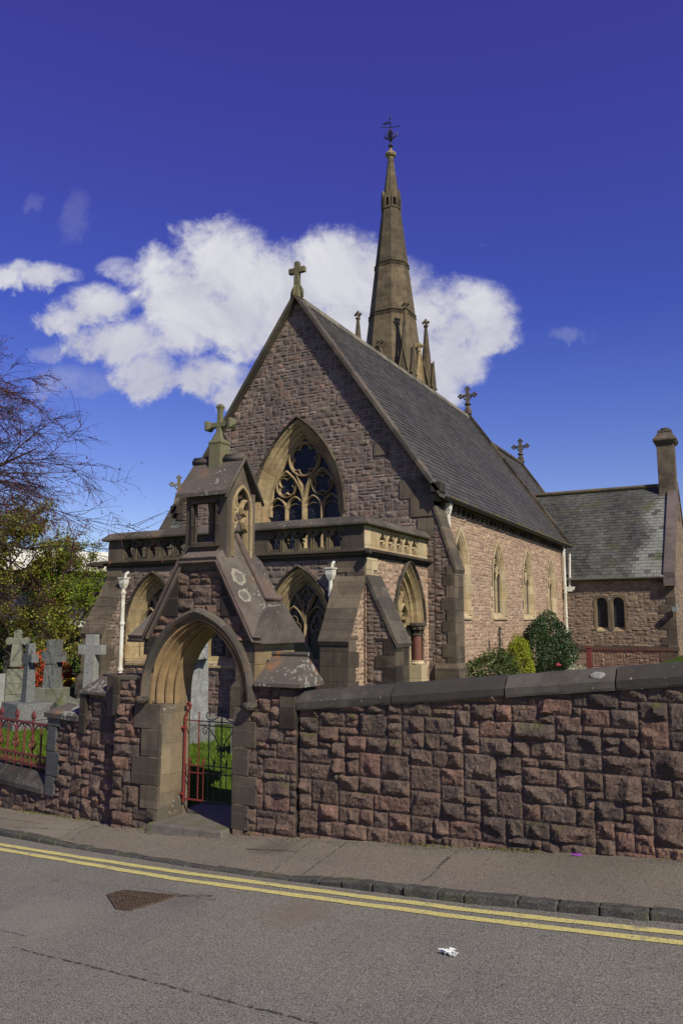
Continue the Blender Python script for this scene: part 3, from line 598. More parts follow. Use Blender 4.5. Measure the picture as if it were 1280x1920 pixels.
# turret
x0,x1,y0,y1=-6.24,-5.60,YG+.10,YG+.68; yc=(y0+y1)/2; zb,ze,zr=.78,1.57,2.03
m=M(); fr=FP(y0)
m.ext(fr,[(x0,zb),(x1,zb),(x1,ze+.05),(x0,ze+.05)],[[(x0+.13,.98),(x1-.16,.98),(x1-.16,1.46),(x0+.13,1.46)]],-.07,0)
m.ext(fr,[(x0,zb),(x1,zb),(x1,ze+.05),(x0,ze+.05)],[[(x0+.13,.98),(x1-.16,.98),(x1-.16,1.44),(x0+.13,1.44)]],-.58,-.51)
ar=arch(yc,.165,1.38,.28,8,.82)
gb=[(y0+.071,zb),(y1-.071,zb),(y1-.071,ze),(yc,zr-.06),(y0+.071,ze)]
gb2=[(y0+.0,zb),(y1-.0,zb),(y1-.0,ze),(yc,zr-.04),(y0+.0,ze)]
m.ext(FX(x1),gb,[ar],-.07,0); m.ext(FX(x0+.07),gb,[ar],-.07,0)
m.build('turret_wall',ASHB,gw,bevel=.004)
m=M()
for (a,b,c,e) in ((x0+.10,x1-.13,1.46,1.495),(x0+.10,x1-.13,.90,.96)): m.fbox(fr,a,b,c,e,-.03,.03)
for s_ in (x0+.10,x1-.165): m.fbox(fr,s_,s_+.03,.96,1.46,-.02,.025)
m.add([F(fr,x0+.07,.92,.05),F(fr,x1-.1,.92,.05),F(fr,x1-.1,1.0,-.2),F(fr,x0+.07,1.0,-.2)],[(0,1,2,3)])
m.build('window_frame',ASHD,gw)
for X_ in (x1,x0):
    m=M(); f2=FX(X_+.002) if X_==x1 else FR((x0-.002,0,0),(0,-1,0)); sg=1 if X_==x1 else -1
    if sg==1:
        surround(m,f2,yc,1.38,.80,[(.205,.325,0),(.20,.32,.025),(.175,.29,.02),(.165,.28,-.05)],8,None,0,4,2)
        m.add([F(f2,yc-.05,1.56,-.03),F(f2,yc-.165,1.42,-.03),F(f2,yc-.06,1.38,-.03)],[(0,1,2)])
        for q in (-1,1):
            bar(m,f2,[(yc+q*.165,1.12),(yc+q*.10,1.17),(yc+q*.07,1.24),(yc+q*.12,1.30),(yc+q*.13,1.33),(yc+q*.06,1.36),(yc+q*.04,1.42),(yc+q*.09,1.50),(yc+q*.13,1.52)],.05,-.07,-.01)
            bar(m,f2,[(yc+q*.165,.8),(yc+q*.15,1.15),(yc+q*.15,1.4)],.04,-.09,-.012)
        m.build('cusped_opening',ASHT,gw)
m=M(); rx0,rx1=-6.34,-5.56
for (ya,yb_) in ((y0-.09,yc),(y1+.09,yc)):
    for (p,q,r_) in ((0,.42,.2),(.42,1,.6)):
        za,zb_=ze-.03,zr
        A=(ya+(yb_-ya)*p,za+(zb_-za)*p); B=(ya+(yb_-ya)*q,za+(zb_-za)*q); l=.05 if p==0 else .045
        m.add([(rx0,A[0],A[1]),(rx1,A[0],A[1]),(rx1,B[0],B[1]),(rx0,B[0],B[1]),(rx0,A[0],A[1]+l),(rx1,A[0],A[1]+l),(rx1,B[0],B[1]+l),(rx0,B[0],B[1]+l)],[(0,1,2,3),(4,5,6,7),(0,1,5,4),(1,2,6,5),(3,0,4,7),(2,3,7,6)],r_)
m.build('turret_roof',LICH,gw)
m=M(); m.tube([(rx0-.02,yc,zr+.06),(-6.07,yc,zr+.06)],.035,8); 
m.tube([(rx0-.01,yc-.03,zr+.02),(-6.07,yc-.03,zr+.02)],.04,8); m.build('ridge_roll',ASHG,gw,smooth=True); m=M(); m.tube([(-5.86,yc,zr+.06),(rx1-.02,yc,zr+.06)],.035,8); m.tube([(-5.86,yc-.03,zr+.02),(rx1,yc-.03,zr+.02)],.04,8)
for q in (-1,1): m.tube([(rx1+.01,yc,zr+.03),(rx1+.01,yc+q*.30,ze+.08),(rx1+.01,yc+q*.40,ze-.08)],.02,6)
m.build('ridge_roll',ASHG,gw,smooth=True)
m=M(); cx=-5.965
m.box(cx-.095,cx+.095,yc-.1,yc+.1,zr-.12,zr+.22); m.lathe((cx,yc,zr+.22),[(.14,0),(.15,.03),(.13,.055),(.09,.06)],4,rad(45))
m.lathe((cx,yc,zr+.28),[(.10,0),(.075,.05),(.052,.12),(.045,.2),(.042,.38),(.05,.42),(.062,.445),(.05,.47),(.02,.49)],4,rad(45))
zc=2.52
for q in (-1,1):
    m.rings([[ (cx+q*s_,yc+h*a,zc+h*b) for a,b in ((-1,-1),(1,-1),(1,1),(-1,1))] for s_,h in ((0,.036),(.12,.034),(.16,.06),(.20,.066),(.235,.02))],True,True,.5)
m.build('cross_finial',m_ashlar('lichened_cross',(.20,.19,.11),(.12,.105,.075),.5,.6,None,.2),gw,bevel=.008)
m=M(); m.hexa([(GX-.62,7.27,-2.5),(GX+.52,7.25,-2.45),(GX+.52,8.3,-2.45),(GX-.62,8.3,-2.5),(GX-.60,7.29,-2.325),(GX+.50,7.27,-2.285),(GX+.50,8.3,-2.27),(GX-.60,8.3,-2.29)])
m.build('doorstep',m_granite('worn_step',(.22,.19,.16),(.12,.10,.085),.5),gw,bevel=.02)

# ------------------------------------------------------------ boundary wall on the right
bw=thing('boundary_wall','long reddish rock-faced boundary wall with sloping grey coping right of the gateway','wall',(0,7.6,-2))
SL=.1036
def ctop(x): return -.945+SL*(x+4.53)
m=M(); W_=FP(7.47)
m.ext(W_,[(-4.54,-2.7),(9,-2.4),(9,ctop(9)),(-4.54,ctop(-4.54))],(),-.40,0,.5,1)
rubble(m,W_,-4.545,6.5,-2.55,.2,lambda x,z: z<ctop(x)+.01 and z>rz(x)-.15,.082,.08,.060,.022,.005,0,[(3,2),(4,2),(3,2),(2,2),(4,2),(3,2),(5,2),(2,1),(3,1),(4,2),(5,2),(2,2),(4,3),(3,2),(3,3)],seed=27)
WB=FR((0,7.87,0),(-1,0,0)); rubble(m,WB,-6.5,4.38,-2.3,.2,lambda x,z: z<ctop(-x)+.01,.09,.09,.04,.09,.006,0,seed=22)
m.build('rubble_wall',[RUBN,MORTN],bw)
m=M(); xs_=[-4.56,-3.42,-2.22,-1.2,-.05,1.1,2.2,3.3,4.4,5.5,6.6,7.7,8.8]
pf=[(-.46,0),(.055,0),(.06,.02),(.06,.085),(.045,.10),(-.035,.185),(-.06,.195),(-.36,.195),(-.46,.10)]
for a,b in zip(xs_,xs_[1:]):
    n=10; r=R.random(); dy=R.uniform(-.006,.006)
    m.rings([[F(W_,a+.007+(b-a-.014)*i/n,ctop(a+(b-a)*i/n)+t+R.uniform(-.003,.003),d+dy+R.uniform(-.003,.003)) for d,t in pf] for i in range(n+1)],True,True,r)
m.build('coping',ASHC,bw,smooth=False)
m=M(); m.rings([[F(W_,-1.36+math.cos(a)*.06*q+.01*math.sin(3*a),ctop(-1.36)+.145+math.sin(a)*.022*q+h,.014-math.sin(a)*.022*q) for a in [math.pi*j/6 for j in range(12)]] for q,h in ((1.1,-.005),(1.0,.008),(.6,.014))]); m.build('mortar_patch',CONC,bw)
# ------------------------------------------------------------ wing wall on the left
LW=FR((-6.7,7.45,0),(CA,-SA,0))
lw=thing('wing_wall','brown rubble wing wall with stepped weathered caps left of the gateway','wall',(-7.6,7.8,-2.4))
m=M(); def_in=lambda s,t: (-.72<s<-.5 and t<-.66) or (-1.38<s<=-.72 and t<-.90) or (-2.2<s<=-1.38 and t<-1.27)
m.ext(LW,[(-2.2,-2.9),(-.4,-2.7),(-.4,-.68),(-.72,-.68),(-.72,-.93),(-1.38,-.93),(-1.38,-1.30),(-2.2,-1.30)],(),-.42,0,.5,1)
q1=qrects(-2.2,1,-2.35,-1.30,.34,.22,.30)
rubble(m,LW,-2.2,-.42,-2.75,-.66,mkkeep(def_in,q1+[(-.86,-.70,-1.2,-.6),(-1.42,-1.25,-1.4,-.9)]),.085,.08,.055,.026,.005,0,[(3,2),(4,2),(2,2),(3,1),(2,1),(4,1),(3,3),(3,2)],seed=31)
m.build('rubble_wall',[RUBN,MORTN],lw)
m=M(); putq(m,LW,q1,.04,.42); m.build('granite_quoins',GRAND,lw,bevel=.01)
m=M(); m.fbox(LW,-.80,-.66,-1.18,-.66,-.3,.06); m.fbox(LW,-1.42,-1.28,-1.45,-.92,-.3,.05); m.split_build('dressed_quoin',ASHD,lw,bevel=.006)
m=M(); cap_saddle(m,LW,-1.42,-.80,-.93,.23,-.48,.07,.16,0,.03,.025); m.build('saddle_cap',LICH,lw)
m=M(); cap_saddle(m,LW,-2.26,-1.44,-1.30,.17,-.48,.07,.14,0,.06,.004); m.build('saddle_cap',LICH,lw)
# dwarf wall + railings
dw=thing('dwarf_wall','low rubble plinth wall with sooty bevelled coping carrying the red railings','wall',(-10,8.3,-2.6))
m=M(); m.ext(LW,[(-9,-3.4),(-2.2,-2.9),(-2.2,-2.33),(-9,-2.36)],(),-.3,0,.5,1)
rubble(m,LW,-8,-2.2,-3.2,-2.33,None,.085,.085,.05,.035,.006,0,seed=41); m.build('rubble_wall',[RUBN,MORTN],dw)
m=M()
for i in range(5):
    a=-2.24-i*1.25; b=a-1.235
    m.rings([[F(LW,s,t,d) for d,t in ((-.34,-2.34),(.06,-2.34),(.06,-2.27),(-.10,-2.11),(-.22,-2.10),(-.34,-2.2))] for s in (b,(a+b)/2,a)],True,True)
m.build('coping',m_ashlar('sooty_coping',(.05,.045,.043),(.17,.15,.135),.4,.6,None,.1,.5),dw,bevel=.006)
rl=thing('iron_railing','dusky red cast-iron railing of gothic loops on the low plinth wall','railing',(-10,8.3,-2.1))
D_=-.14
m=M()
for t,h in ((-1.47,.028),(-1.93,.03),(-2.06,.03)): m.fbox(LW,-8,-2.24,t,t+h,D_-.018,D_+.018)
m.build('rail',RED,rl)
m=M(); k=0; s=-2.42
sp=.235
while s>-7.9:
    tall=(k%2==0)
    m.tube([F(LW,s,-2.1,D_),F(LW,s,-1.36 if tall else -1.60,D_)],.016,6)
    if tall:
        m.rings([[F(LW,s+a*w_,t,D_+b*w_) for a,b in ((-1,-.5),(1,-.5),(1,.5),(-1,.5))] for t,w_ in ((-1.44,.016),(-1.40,.022),(-1.37,.04),(-1.33,.034),(-1.27,.004))],True,True)
    s-=sp; k+=1
m.build('baluster',RED,rl)
m=M(); s=-2.42-sp*2
for j in range(11):
    c0=s+sp # centre (short bar)
    for q in (-1,1):
        m.tube([F(LW,c0,-1.60,D_),F(LW,c0+q*.01,-1.54,D_),F(LW,c0+q*.04,-1.49,D_)],.009,5)
        m.tube([F(LW,c0+q*.235,-1.62,D_),F(LW,c0+q*.20,-1.55,D_),F(LW,c0+q*.12,-1.49,D_),F(LW,c0,-1.47,D_)],.012,5)
        # leafy scrolls
        m.tube([F(LW,c0+q*.235-q*.0,-1.84,D_),F(LW,c0+q*.17,-1.80,D_),F(LW,c0+q*.15,-1.75,D_),F(LW,c0+q*.18,-1.72,D_)],[.012,.016,.014,.006],5)
        m.tube([F(LW,c0+q*.235,-1.74,D_),F(LW,c0+q*.20,-1.70,D_),F(LW,c0+q*.19,-1.66,D_)],[.014,.014,.005],5)
    for i in range(3):
        cs=c0-.118+i*.118; m.tube([F(LW,cs+.036*math.cos(a*.7),-1.985+.045*math.sin(a*.7),D_) for a in range(9)],.010,5,closed=True)
    s-=2*sp
m.build('ornament',RED,rl)
# end hook scroll
# ------------------------------------------------------------ iron gate in the arch
ig=thing('iron_gate','red wrought-iron scrollwork gate in the archway, with the shade on its right part coloured black','gate',(-6.35,7.72,-2.15))
Yg=7.74  # one red gate; the right jamb's shade is put into the colour as black
def vb(m,x,z0,z1,r=.008,n=4): m.tube([(x,Yg,z0),(x,Yg,z1)],r,n)
def hb(m,x0_,x1_,z,r=.009): m.tube([(x0_,Yg,z),(x1_,Yg,z)],r,4)
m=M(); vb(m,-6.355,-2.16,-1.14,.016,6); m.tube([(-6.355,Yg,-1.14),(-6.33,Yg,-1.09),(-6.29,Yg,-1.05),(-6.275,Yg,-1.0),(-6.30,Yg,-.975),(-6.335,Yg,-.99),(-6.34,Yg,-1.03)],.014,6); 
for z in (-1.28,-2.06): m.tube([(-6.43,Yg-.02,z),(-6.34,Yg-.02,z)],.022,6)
m.build('stile',REDG,ig); m=M(); vb(m,-5.505,-2.12,-1.06,.011); m.build('stile',IRON,ig)  # black on the right stile stands in for shade
m=M(); hb(m,-6.35,-6.06,-2.115,.012); hb(m,-6.35,-6.06,-1.715); hb(m,-6.35,-6.06,-1.80); hb(m,-6.35,-6.13,-1.185); m.split_build('cross_rail',REDG,ig); m=M(); hb(m,-6.055,-5.5,-2.115,.012); hb(m,-6.055,-5.5,-1.705); hb(m,-6.055,-5.5,-1.79); hb(m,-6.13,-5.5,-1.185); hb(m,-6.13,-5.5,-1.235); m.split_build('cross_rail',IRON,ig)  # rails split at the shadow edge: red where sunlit, black for shade
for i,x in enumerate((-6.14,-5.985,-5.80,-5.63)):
    m=M(); vb(m,x,-2.11,-1.08 if i==0 else(-1.0 if i==2 else -1.19),.008); m.build('bar',REDG if i==0 else IRON,ig)  # black on the bars after the first stands in for shade
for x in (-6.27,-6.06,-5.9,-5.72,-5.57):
    m=M(); vb(m,x,-2.11,-1.67,.006); m.rings([[(x+a*w_,Yg+b*w_,z) for a,b in ((-1,-1),(1,-1),(1,1),(-1,1))] for z,w_ in ((-1.70,.005),(-1.66,.011),(-1.61,.001))]); m.build('spike_bar',REDG if x<-6.0 else IRON,ig)  # black on the right-hand bars stands in for shade
def spiral(cx,cz,r0,r1,a0,turns,n=22): return [(cx+(r0+(r1-r0)*i/n)*math.cos(a0+2*math.pi*turns*i/n),Yg,cz+(r0+(r1-r0)*i/n)*math.sin(a0+2*math.pi*turns*i/n)) for i in range(n+1)]
m=M()
for q in (-1,1):
    c=-5.80; X=lambda d: c+q*d
    m.tube([(X(.005),Yg,-1.03),(X(.05),Yg,-1.12),(X(.12),Yg,-1.165)],.007,5)
    for pth in ([(X(.12),Yg,-1.165),(X(.2),Yg,-1.165),(X(.235),Yg,-1.12),(X(.215),Yg,-1.08),(X(.18),Yg,-1.09),(X(.185),Yg,-1.125)],
                [(X(.0),Yg,-1.03),(X(.03),Yg,-1.0),(X(.06),Yg,-1.01),(X(.06),Yg,-1.05),(X(.035),Yg,-1.05)],
                [(X(.0),Yg,-1.60),(X(.02),Yg,-1.48),(X(.09),Yg,-1.37),(X(.17),Yg,-1.28),(X(.26),Yg,-1.245),(X(.28),Yg,-1.30),(X(.25),Yg,-1.34),(X(.215),Yg,-1.32),(X(.23),Yg,-1.29)] if q<0 else [(X(.0),Yg,-1.60),(X(.02),Yg,-1.48),(X(.09),Yg,-1.37),(X(.17),Yg,-1.28),(X(.26),Yg,-1.245)],
                [(X(.0),Yg,-1.60),(X(.045),Yg,-1.575),(X(.055),Yg,-1.53),(X(.02),Yg,-1.50)],
                [(X(0),Yg,-1.52),(X(.05),Yg,-1.52),(X(.075),Yg,-1.485),(X(.05),Yg,-1.45),(X(.025),Yg,-1.47)]):
        m.tube(pth,.0065,5)
m.build('scrollwork',IRON,ig)  # scrollwork coloured black as shaded ironwork
# ------------------------------------------------------------ church
CX=-11.45; NL,NRT=-15.6,-7.3; NY=18.6; NE=33.6; EZ,RZ,RS=3.62,9.55,1.425
ch=thing('church','red sandstone gothic church with steep slate roof and tall stone spire','church',(CX,26,-2))
def slates(m,o,al,up,rows,w,rf=None,seed=1):
    rr=random.Random(seed); o=Vector(o); al=Vector(al); up=Vector(up); L=al.length; a=al/L; H=up.length; b=up/H; n=a.cross(b)
    if n.z<0: n=-n
    k=int(L/w); dh=H/rows; vs=[];fs=[]
    for j in range(rows):
        off=(j%2)*.5*w
        for i in range(-1,k+1):
            x0=max(0,i*w+off+rr.uniform(-.008,.008)); x1=min(L,(i+1)*w+off-.006)
            if x1-x0<.03: continue
            h=.017+rr.uniform(-.004,.006); tl=rr.uniform(-.004,.004); v0=j*dh-rr.uniform(0,.012); v1=(j+1)*dh+.02
            p=[o+a*x0+b*v0+n*(h+tl),o+a*x1+b*v0+n*(h-tl),o+a*x1+b*v1+n*.0,o+a*x0+b*v1+n*.0,o+a*x0+b*v0-n*.01,o+a*x1+b*v0-n*.01]
            r=rr.random(); r=rf((x0+x1)/2,j*dh,r) if rf else r
            m.add(p,[(0,1,2,3),(4,5,1,0)],r)
def window_parts(fr,cx,zs,zb,prof,glass_d,tr,surmat,hood=None,trmat=None,segr=3,sill=None,lb=(),name='window',label=None,lights=2):
    w_=M(); surround(w_,fr,cx,zs,zb,prof,14,None,0,segr,max(2,int((zs-zb)/.3)))
    for a,b,c,e in lb: w_.fbox(fr,a,b,c+.003,e-.003,-.05,.02)
    f=w_.build(name,surmat,ch)
    if label: f['label']=label
    a,H,_=prof[-1]
    g=M(); g.ext(fr,[(cx-a-.03,zb)]+arch(cx,a+.03,zs,H+.04,10)+[(cx+a+.03,zb)],(),glass_d-.02,glass_d); g.build('pane',GLASS,f)
    t=M(); tr(t,a,H); t.build('tracery',trmat or surmat,f)
    if sill:
        s=M(); s0,s1,z0,z1,dd=sill; s.add([F(fr,s0,z0,dd),F(fr,s1,z0,dd),F(fr,s1,z0+.05,dd),F(fr,s0,z0+.05,dd),F(fr,s0,z1,glass_d),F(fr,s1,z1,glass_d),F(fr,s0,z0,-.05),F(fr,s1,z0,-.05)],[(0,1,2,3),(3,2,5,4),(0,6,7,1),(0,3,4,6),(1,7,5,2)]); s.build('sill',surmat,f)
    if hood:
        h=M(); surround(h,fr,cx,zs,hood[2],[(hood[0],hood[1],-.02),(hood[0]+.005,hood[1]+.005,.07),(hood[0]-.03,hood[1]-.03,.10),(hood[0]-.07,hood[1]-.07,.05),(hood[0]-.075,hood[1]-.075,-.02)],14,None,0,4,2); h.build('hood_mould',hood[3],f)
    return f
# --- west gable wall
WF=FP(NY)
def gab_in(x,z): return abs(x-CX)<4.13 and z< RZ-.05-abs(x-CX)*RS
gq=[]
for t_ in (2.2,2.75,3.3): gq.append((-7.75 if t_!=2.75 else -7.95,-7.3,t_,t_+.5))
gq+=[(-8.25,-7.6,3.25,3.75),(-9.0,-8.55,4.5,4.85),(-14.2,-13.6,4.55,5.05)]
GWC=(CX,1.53,3.1,2.75)
m=M(); m.ext(WF,[(NL,-2.6),(NRT,-2.6),(NRT,EZ),(CX,RZ-.04),(NL,EZ)],[[(CX-1.5,1.7)]+arch(CX,1.5,3.1,2.72,12)+[(CX+1.5,1.7)]],-.5,0,.5,1)
rubble(m,WF,-7.6,NRT,-2.2,1.5,None,.088,.088,.04,.065,.007,0,seed=151)
rubble(m,WF,NL,NRT,1.5,9.5,mkkeep(gab_in,gq,[(CX,1.5,3.1,2.72,1.0)]),.088,.085,.033,.06,.009,0,[(3,2),(4,2),(2,2),(3,1),(2,1),(4,1),(3,3),(5,2),(3,2),(5,1)],seed=51)
m.build('west_wall',[RUBF,MORT],ch)
m=M(); putq(m,WF,gq,.03,.1); m.build('dressed_quoins',ASHB,ch)
# verge coping
m=M()
for q in (-1,1):
    for i in range(7):
        a,b=i/7,(i+1)/7-.002
        def pt(t,off): return (CX+q*(4.42*t),RZ+.10-(4.42*t)*RS+off)
        A,B=pt(a,0),pt(b,0); y0_,y1_=NY-.26,NY+.14; h_=.16
        vs=[(A[0],y0_,A[1]-h_),(B[0],y0_,B[1]-h_),(B[0],y1_,B[1]-h_),(A[0],y1_,A[1]-h_),(A[0],y0_,A[1]),(B[0],y0_,B[1]),(B[0],y1_,B[1]),(A[0],y1_,A[1])]
        m.hexa(vs)
m.build('verge_coping',ASHG,ch)
m=M(); 
for q in (1,-1):
    x=CX+q*4.15; m.box(min(x,x+q*.30),max(x,x+q*.30),NY-.26,NY+.1,EZ-.30,EZ-.02); m.box(min(x,x+q*.16),max(x,x+q*.16),NY-.18,NY+.1,EZ-.5,EZ-.3)
m.build('kneeler',ASHD,ch,bevel=.03)
def finial_cross(c,h,s=1.,style='plain',mat=None,u=(1,0,0)):
    m=M(); c=Vector(c); u=Vector(u); v=Vector((-u.y,u.x,0))
    def blk(a0,a1,z0,z1,w=.05,tw=1.): m.hexa([c+u*a0-v*w+Vector((0,0,z0)),c+u*a1-v*w+Vector((0,0,z0)),c+u*a1+v*w+Vector((0,0,z0)),c+u*a0+v*w+Vector((0,0,z0)),c+u*a0*tw-v*w+Vector((0,0,z1)),c+u*a1*tw-v*w+Vector((0,0,z1)),c+u*a1*tw+v*w+Vector((0,0,z1)),c+u*a0*tw+v*w+Vector((0,0,z1))])
    if style=='plain':
        blk(-.085*s,.085*s,.25*h,h,.07*s,.85); blk(-.27*s,-.08*s,.66*h,.82*h,.065*s); blk(.08*s,.27*s,.66*h,.82*h,.065*s)
        m.lathe(c,[(.20*s,-.12),(.17*s,.02),(.12*s,.2*h),(.10*s,.3*h)],4,rad(45)); 
        for q in (-1,1): m.tube([c+u*q*.2*s+Vector((0,0,-.1)),c+u*q*.19*s+Vector((0,0,.1)),c+u*q*.12*s+Vector((0,0,.25))],.035,5); m.tube([c+v*q*.2*s+Vector((0,0,-.1)),c+v*q*.19*s+Vector((0,0,.1)),c+v*q*.12*s+Vector((0,0,.25))],.035,5)
    else:
        blk(-.055*s,.055*s,.2*h,.95*h,.05*s); blk(-.22*s,.22*s,.66*h,.74*h,.045*s)
        m.lathe(c,[(.15*s,-.1),(.12*s,.12*h),(.07*s,.25*h)],6); m.lathe(c+Vector((0,0,.28*h)),[(.06*s,0),(.12*s,.03),(.12*s,.07),(.06*s,.1)],8)
        for a_,z_ in ((-.25*s,.7*h),(.25*s,.7*h),(0,.97*h)):
            for da,db in ((0,.06),(.06,0),(-.06,0),(0,-.06)): m.lathe(c+u*(a_+da*s)+Vector((0,0,z_+db*s-.04*s)),[(.01*s,0),(.05*s,.02*s),(.05*s,.06*s),(.01*s,.08*s)],6)
        for q in (-1,1): m.tube([c+u*q*.05*s+Vector((0,0,.5*h)),c+u*q*.12*s+Vector((0,0,.58*h)),c+u*q*.17*s+Vector((0,0,.66*h))],.025*s,5)
    return m
finial_cross((CX,NY-.1,RZ+.05),1.02,1.0).build('gable_cross',m_ashlar('mossy_cross',(.20,.18,.10),(.13,.11,.07),.5,.3,None),ch,bevel=.01)
# --- big window
def trac_big(t,a,H):
    d0,d1=-.46,-.32
    for x in (-a/2,a/2): bar(t,WF,[(CX+x,1.8),(CX+x,3.30)],.085,d0,d1)
    bar(t,WF,[(CX,1.8),(CX,3.62)],.15,d0,d1+.02)
    for k in range(4):
        c=CX-a+a/4+k*a/2; p=arch(c,a/4,3.24,.40,8); bar(t,WF,p,.07,d0-.005*k,d1-.01-.003*k)
        for q in (-1,1): bar(t,WF,[(c+q*a/4*.85,3.28),(c+q*a/4*.55,3.40),(c+q*.02,3.44)],.03,d0-.02,d1-.06)
    for q in (-1,1):
        c=CX+q*a/2; bar(t,WF,arch(c,a/2,3.30,1.12,12),.085,d0,d1-.004*q)
        bar(t,WF,circ(c,3.98,.335),.05,d0,d1-.02,True); bar(t,WF,foil(c,3.98,.315,4,rad(45)),.04,d0,d1-.05,True)
    bar(t,WF,circ(CX,4.74,.50,30),.07,d0,d1-.008,True); bar(t,WF,foil(CX,4.74,.47,6,rad(30)),.045,d0,d1-.045,True)
    bar(t,WF,[(CX,3.6),(CX-.1,3.95),(CX-.26,4.3)],.07,d0,d1-.012); bar(t,WF,[(CX,3.6),(CX+.1,3.95),(CX+.26,4.3)],.07,d0,d1-.014)
    bar(t,WF,arch(CX,a-.03,3.1,H-.05,16),.09,d0,d1-.018)
window_parts(WF,CX,3.1,1.7,[(1.53,2.75,.01),(1.49,2.70,.01),(1.45,2.65,-.06),(1.40,2.60,-.08),(1.37,2.565,-.17),(1.31,2.49,-.19),(1.27,2.44,-.28),(1.22,2.378,-.31),(1.20,2.355,-.36),(1.20,2.355,-.5)],-.46,trac_big,ASHT,(1.585,2.83,3.05,ASHD),None,2,label='large west window with foiled circles over four lancets')
# --- nave side wall
SF=FX(NRT); WC=[20.6,24.1,27.6,31.1]
lb=[]; 
def swin(c): 
    o=[];t=.13;k=0
    while t<1.45:
        if k%2==0: o+= [(c-.93,c-.74,t,t+.33),(c+.74,c+.93,t,t+.33)]
        t+=.33;k+=1
    return o
arcs=[(c,.74,1.35,1.36,.13) for c in WC]
allb=[q for c in WC for q in swin(c)]
m=M(); holes=[]
for c in WC: holes.append([(c-.72,.14)]+arch(c,.72,1.35,1.34,10)+[(c+.72,.14)])
m.ext(SF,[(NY,-2.6),(NE,-2.6),(NE,EZ),(NY+.004,EZ)],holes,-.5,0,.5,1)
rubble(m,SF,NY+.5,NE,-2.0,EZ-.44,mkkeep(lambda x,z: z>-1.05 or z<-1.25,allb,arcs),.105,.09,.028,.075,.006,0,[(2,1),(3,1),(4,1),(3,2),(4,2),(5,2),(2,2),(5,1)],seed=61)
m.build('south_wall',[RUBS,MORTS],ch)
m=M(); m.fbox(SF,NY+.5,NE,-1.25,-1.05,-.05,.05); m.build('plinth_course',ASHY,ch,bevel=.02)
def trac_side(c):
    def f(t,a,H):
        d0,d1=-.14,-.06; bar(t,SF,[(c,.2),(c,1.35)],.07,d0,d1)
        for q in (-1,1): bar(t,SF,arch(c+q*a/2,a/2,1.25,.36,8),.05,d0,d1-.004*q-.006); bar(t,SF,[(c+q*a*.95,.2),(c+q*a*.95,1.3)],.04,d0,d1)
        bar(t,SF,circ(c,1.80,.20,18),.05,d0,d1-.01,True); bar(t,SF,foil(c,1.80,.18,4,0),.03,d0,d1-.03,True)
        bar(t,SF,arch(c,a-.02,1.35,H-.03,10),.06,d0,d1-.015)
    return f
for c in WC:
    window_parts(SF,c,1.35,.22,[(.74,1.37,.022),(.60,1.20,.022),(.59,1.185,.0),(.55,1.13,-.015),(.53,1.10,-.05),(.50,1.06,-.06),(.49,1.045,-.10),(.49,1.045,-.2)],-.13,trac_side(c),ASHY,None,None,2,(c-.74,c+.74,.10,.32,.05),swin(c))
# eaves
m=M(); m.fbox(SF,NY+.15,NE+.1,EZ-.46,EZ-.40,0,.13); m.build('eaves_course',ASHD,ch)
m=M(); y=NY+.45
while y<NE: m.fbox(SF,y,y+.09,EZ-.62,EZ-.46,0,.12); y+=.42
m.split_build('corbel',ASHD,ch)
m=M(); pts=[F(SF,NY+.1+i*(NE-NY)/12,EZ-.36,.27) for i in range(13)]; m.rings([[p+Vector((math.cos(a)*.075,0,-abs(math.sin(a))*.085)) for a in [math.pi*j/6 for j in range(7)]] for p in pts],False,False); m.fbox(SF,NY+.1,NE+.1,EZ-.40,EZ-.37,.13,.20); m.build('gutter',IRON,ch)
m=M()
for i in range(150):
    y=NY+.2+R.random()*(NE-NY); s_=R.uniform(.03,.08); p=F(SF,y,EZ-.35,.20+R.uniform(0,.1)); m.lathe(p,[(s_*.6,-.02),(s_,0),(s_*.7,.03),(s_*.2,.05)],6)
m.build('gutter_moss',m_plain('moss',(.12,.12,.03),1,.1,0,.8,20,(.22,.12,.04)),ch)
# --- nave roof
RO=RZ+.02; ex=.25
m=M()
m.add([(NRT+ex,NY-.2,EZ-ex*RS-.02),(NRT+ex,NE+.2,EZ-ex*RS-.02),(CX,NE+.2,RO-.02),(CX,NY-.2,RO-.02),(NL-ex,NY-.2,EZ-ex*RS-.02),(NL-ex,NE+.2,EZ-ex*RS-.02)],[(0,1,2,3),(3,2,5,4)],.3)
def rf1(x,h,r): return min(1,r*.8+.15*math.sin(x*.8+h*.9))
slates(m,(NRT+ex,NY+.13,EZ-ex*RS),(0,NE-NY,0),(CX-(NRT+ex),0,RO-(EZ-ex*RS)),40,.27,rf1,3)
m.build('roof',SLN,ch)
m=M(); y=NY+.1
while y<NE: 
    m.rings([[(CX+a,yy,RO+b) for a,b in ((-.17,-.2),(-.06,.02),(0,.07),(.06,.02),(.17,-.2))] for yy in (y,min(y+.44,NE+.1))],False,False); y+=.45
m.build('ridge_tiles',m_ashlar('ridge_stone',(.24,.22,.17),(.13,.12,.10),.4,.9,None,.2),ch)
def gable_coping(m,cx,y,half,zr,sl,wd=.36,up=.22,th=.26,n=8):
    for q in (-1,1):
        for i in range(n):
            a,b=half*i/n,half*(i+1)/n-.01
            A=(cx+q*a,zr+up-a*sl); B=(cx+q*b,zr+up-b*sl)
            m.hexa([(A[0],y,A[1]-th),(B[0],y,B[1]-th),(B[0],y+wd,B[1]-th),(A[0],y+wd,A[1]-th),(A[0],y,A[1]),(B[0],y,B[1]),(B[0],y+wd,B[1]),(A[0],y+wd,A[1])])
m=M(); gable_coping(m,CX,NE-.1,4.45,RZ,RS); m.build('east_gable_coping',ASHD,ch)
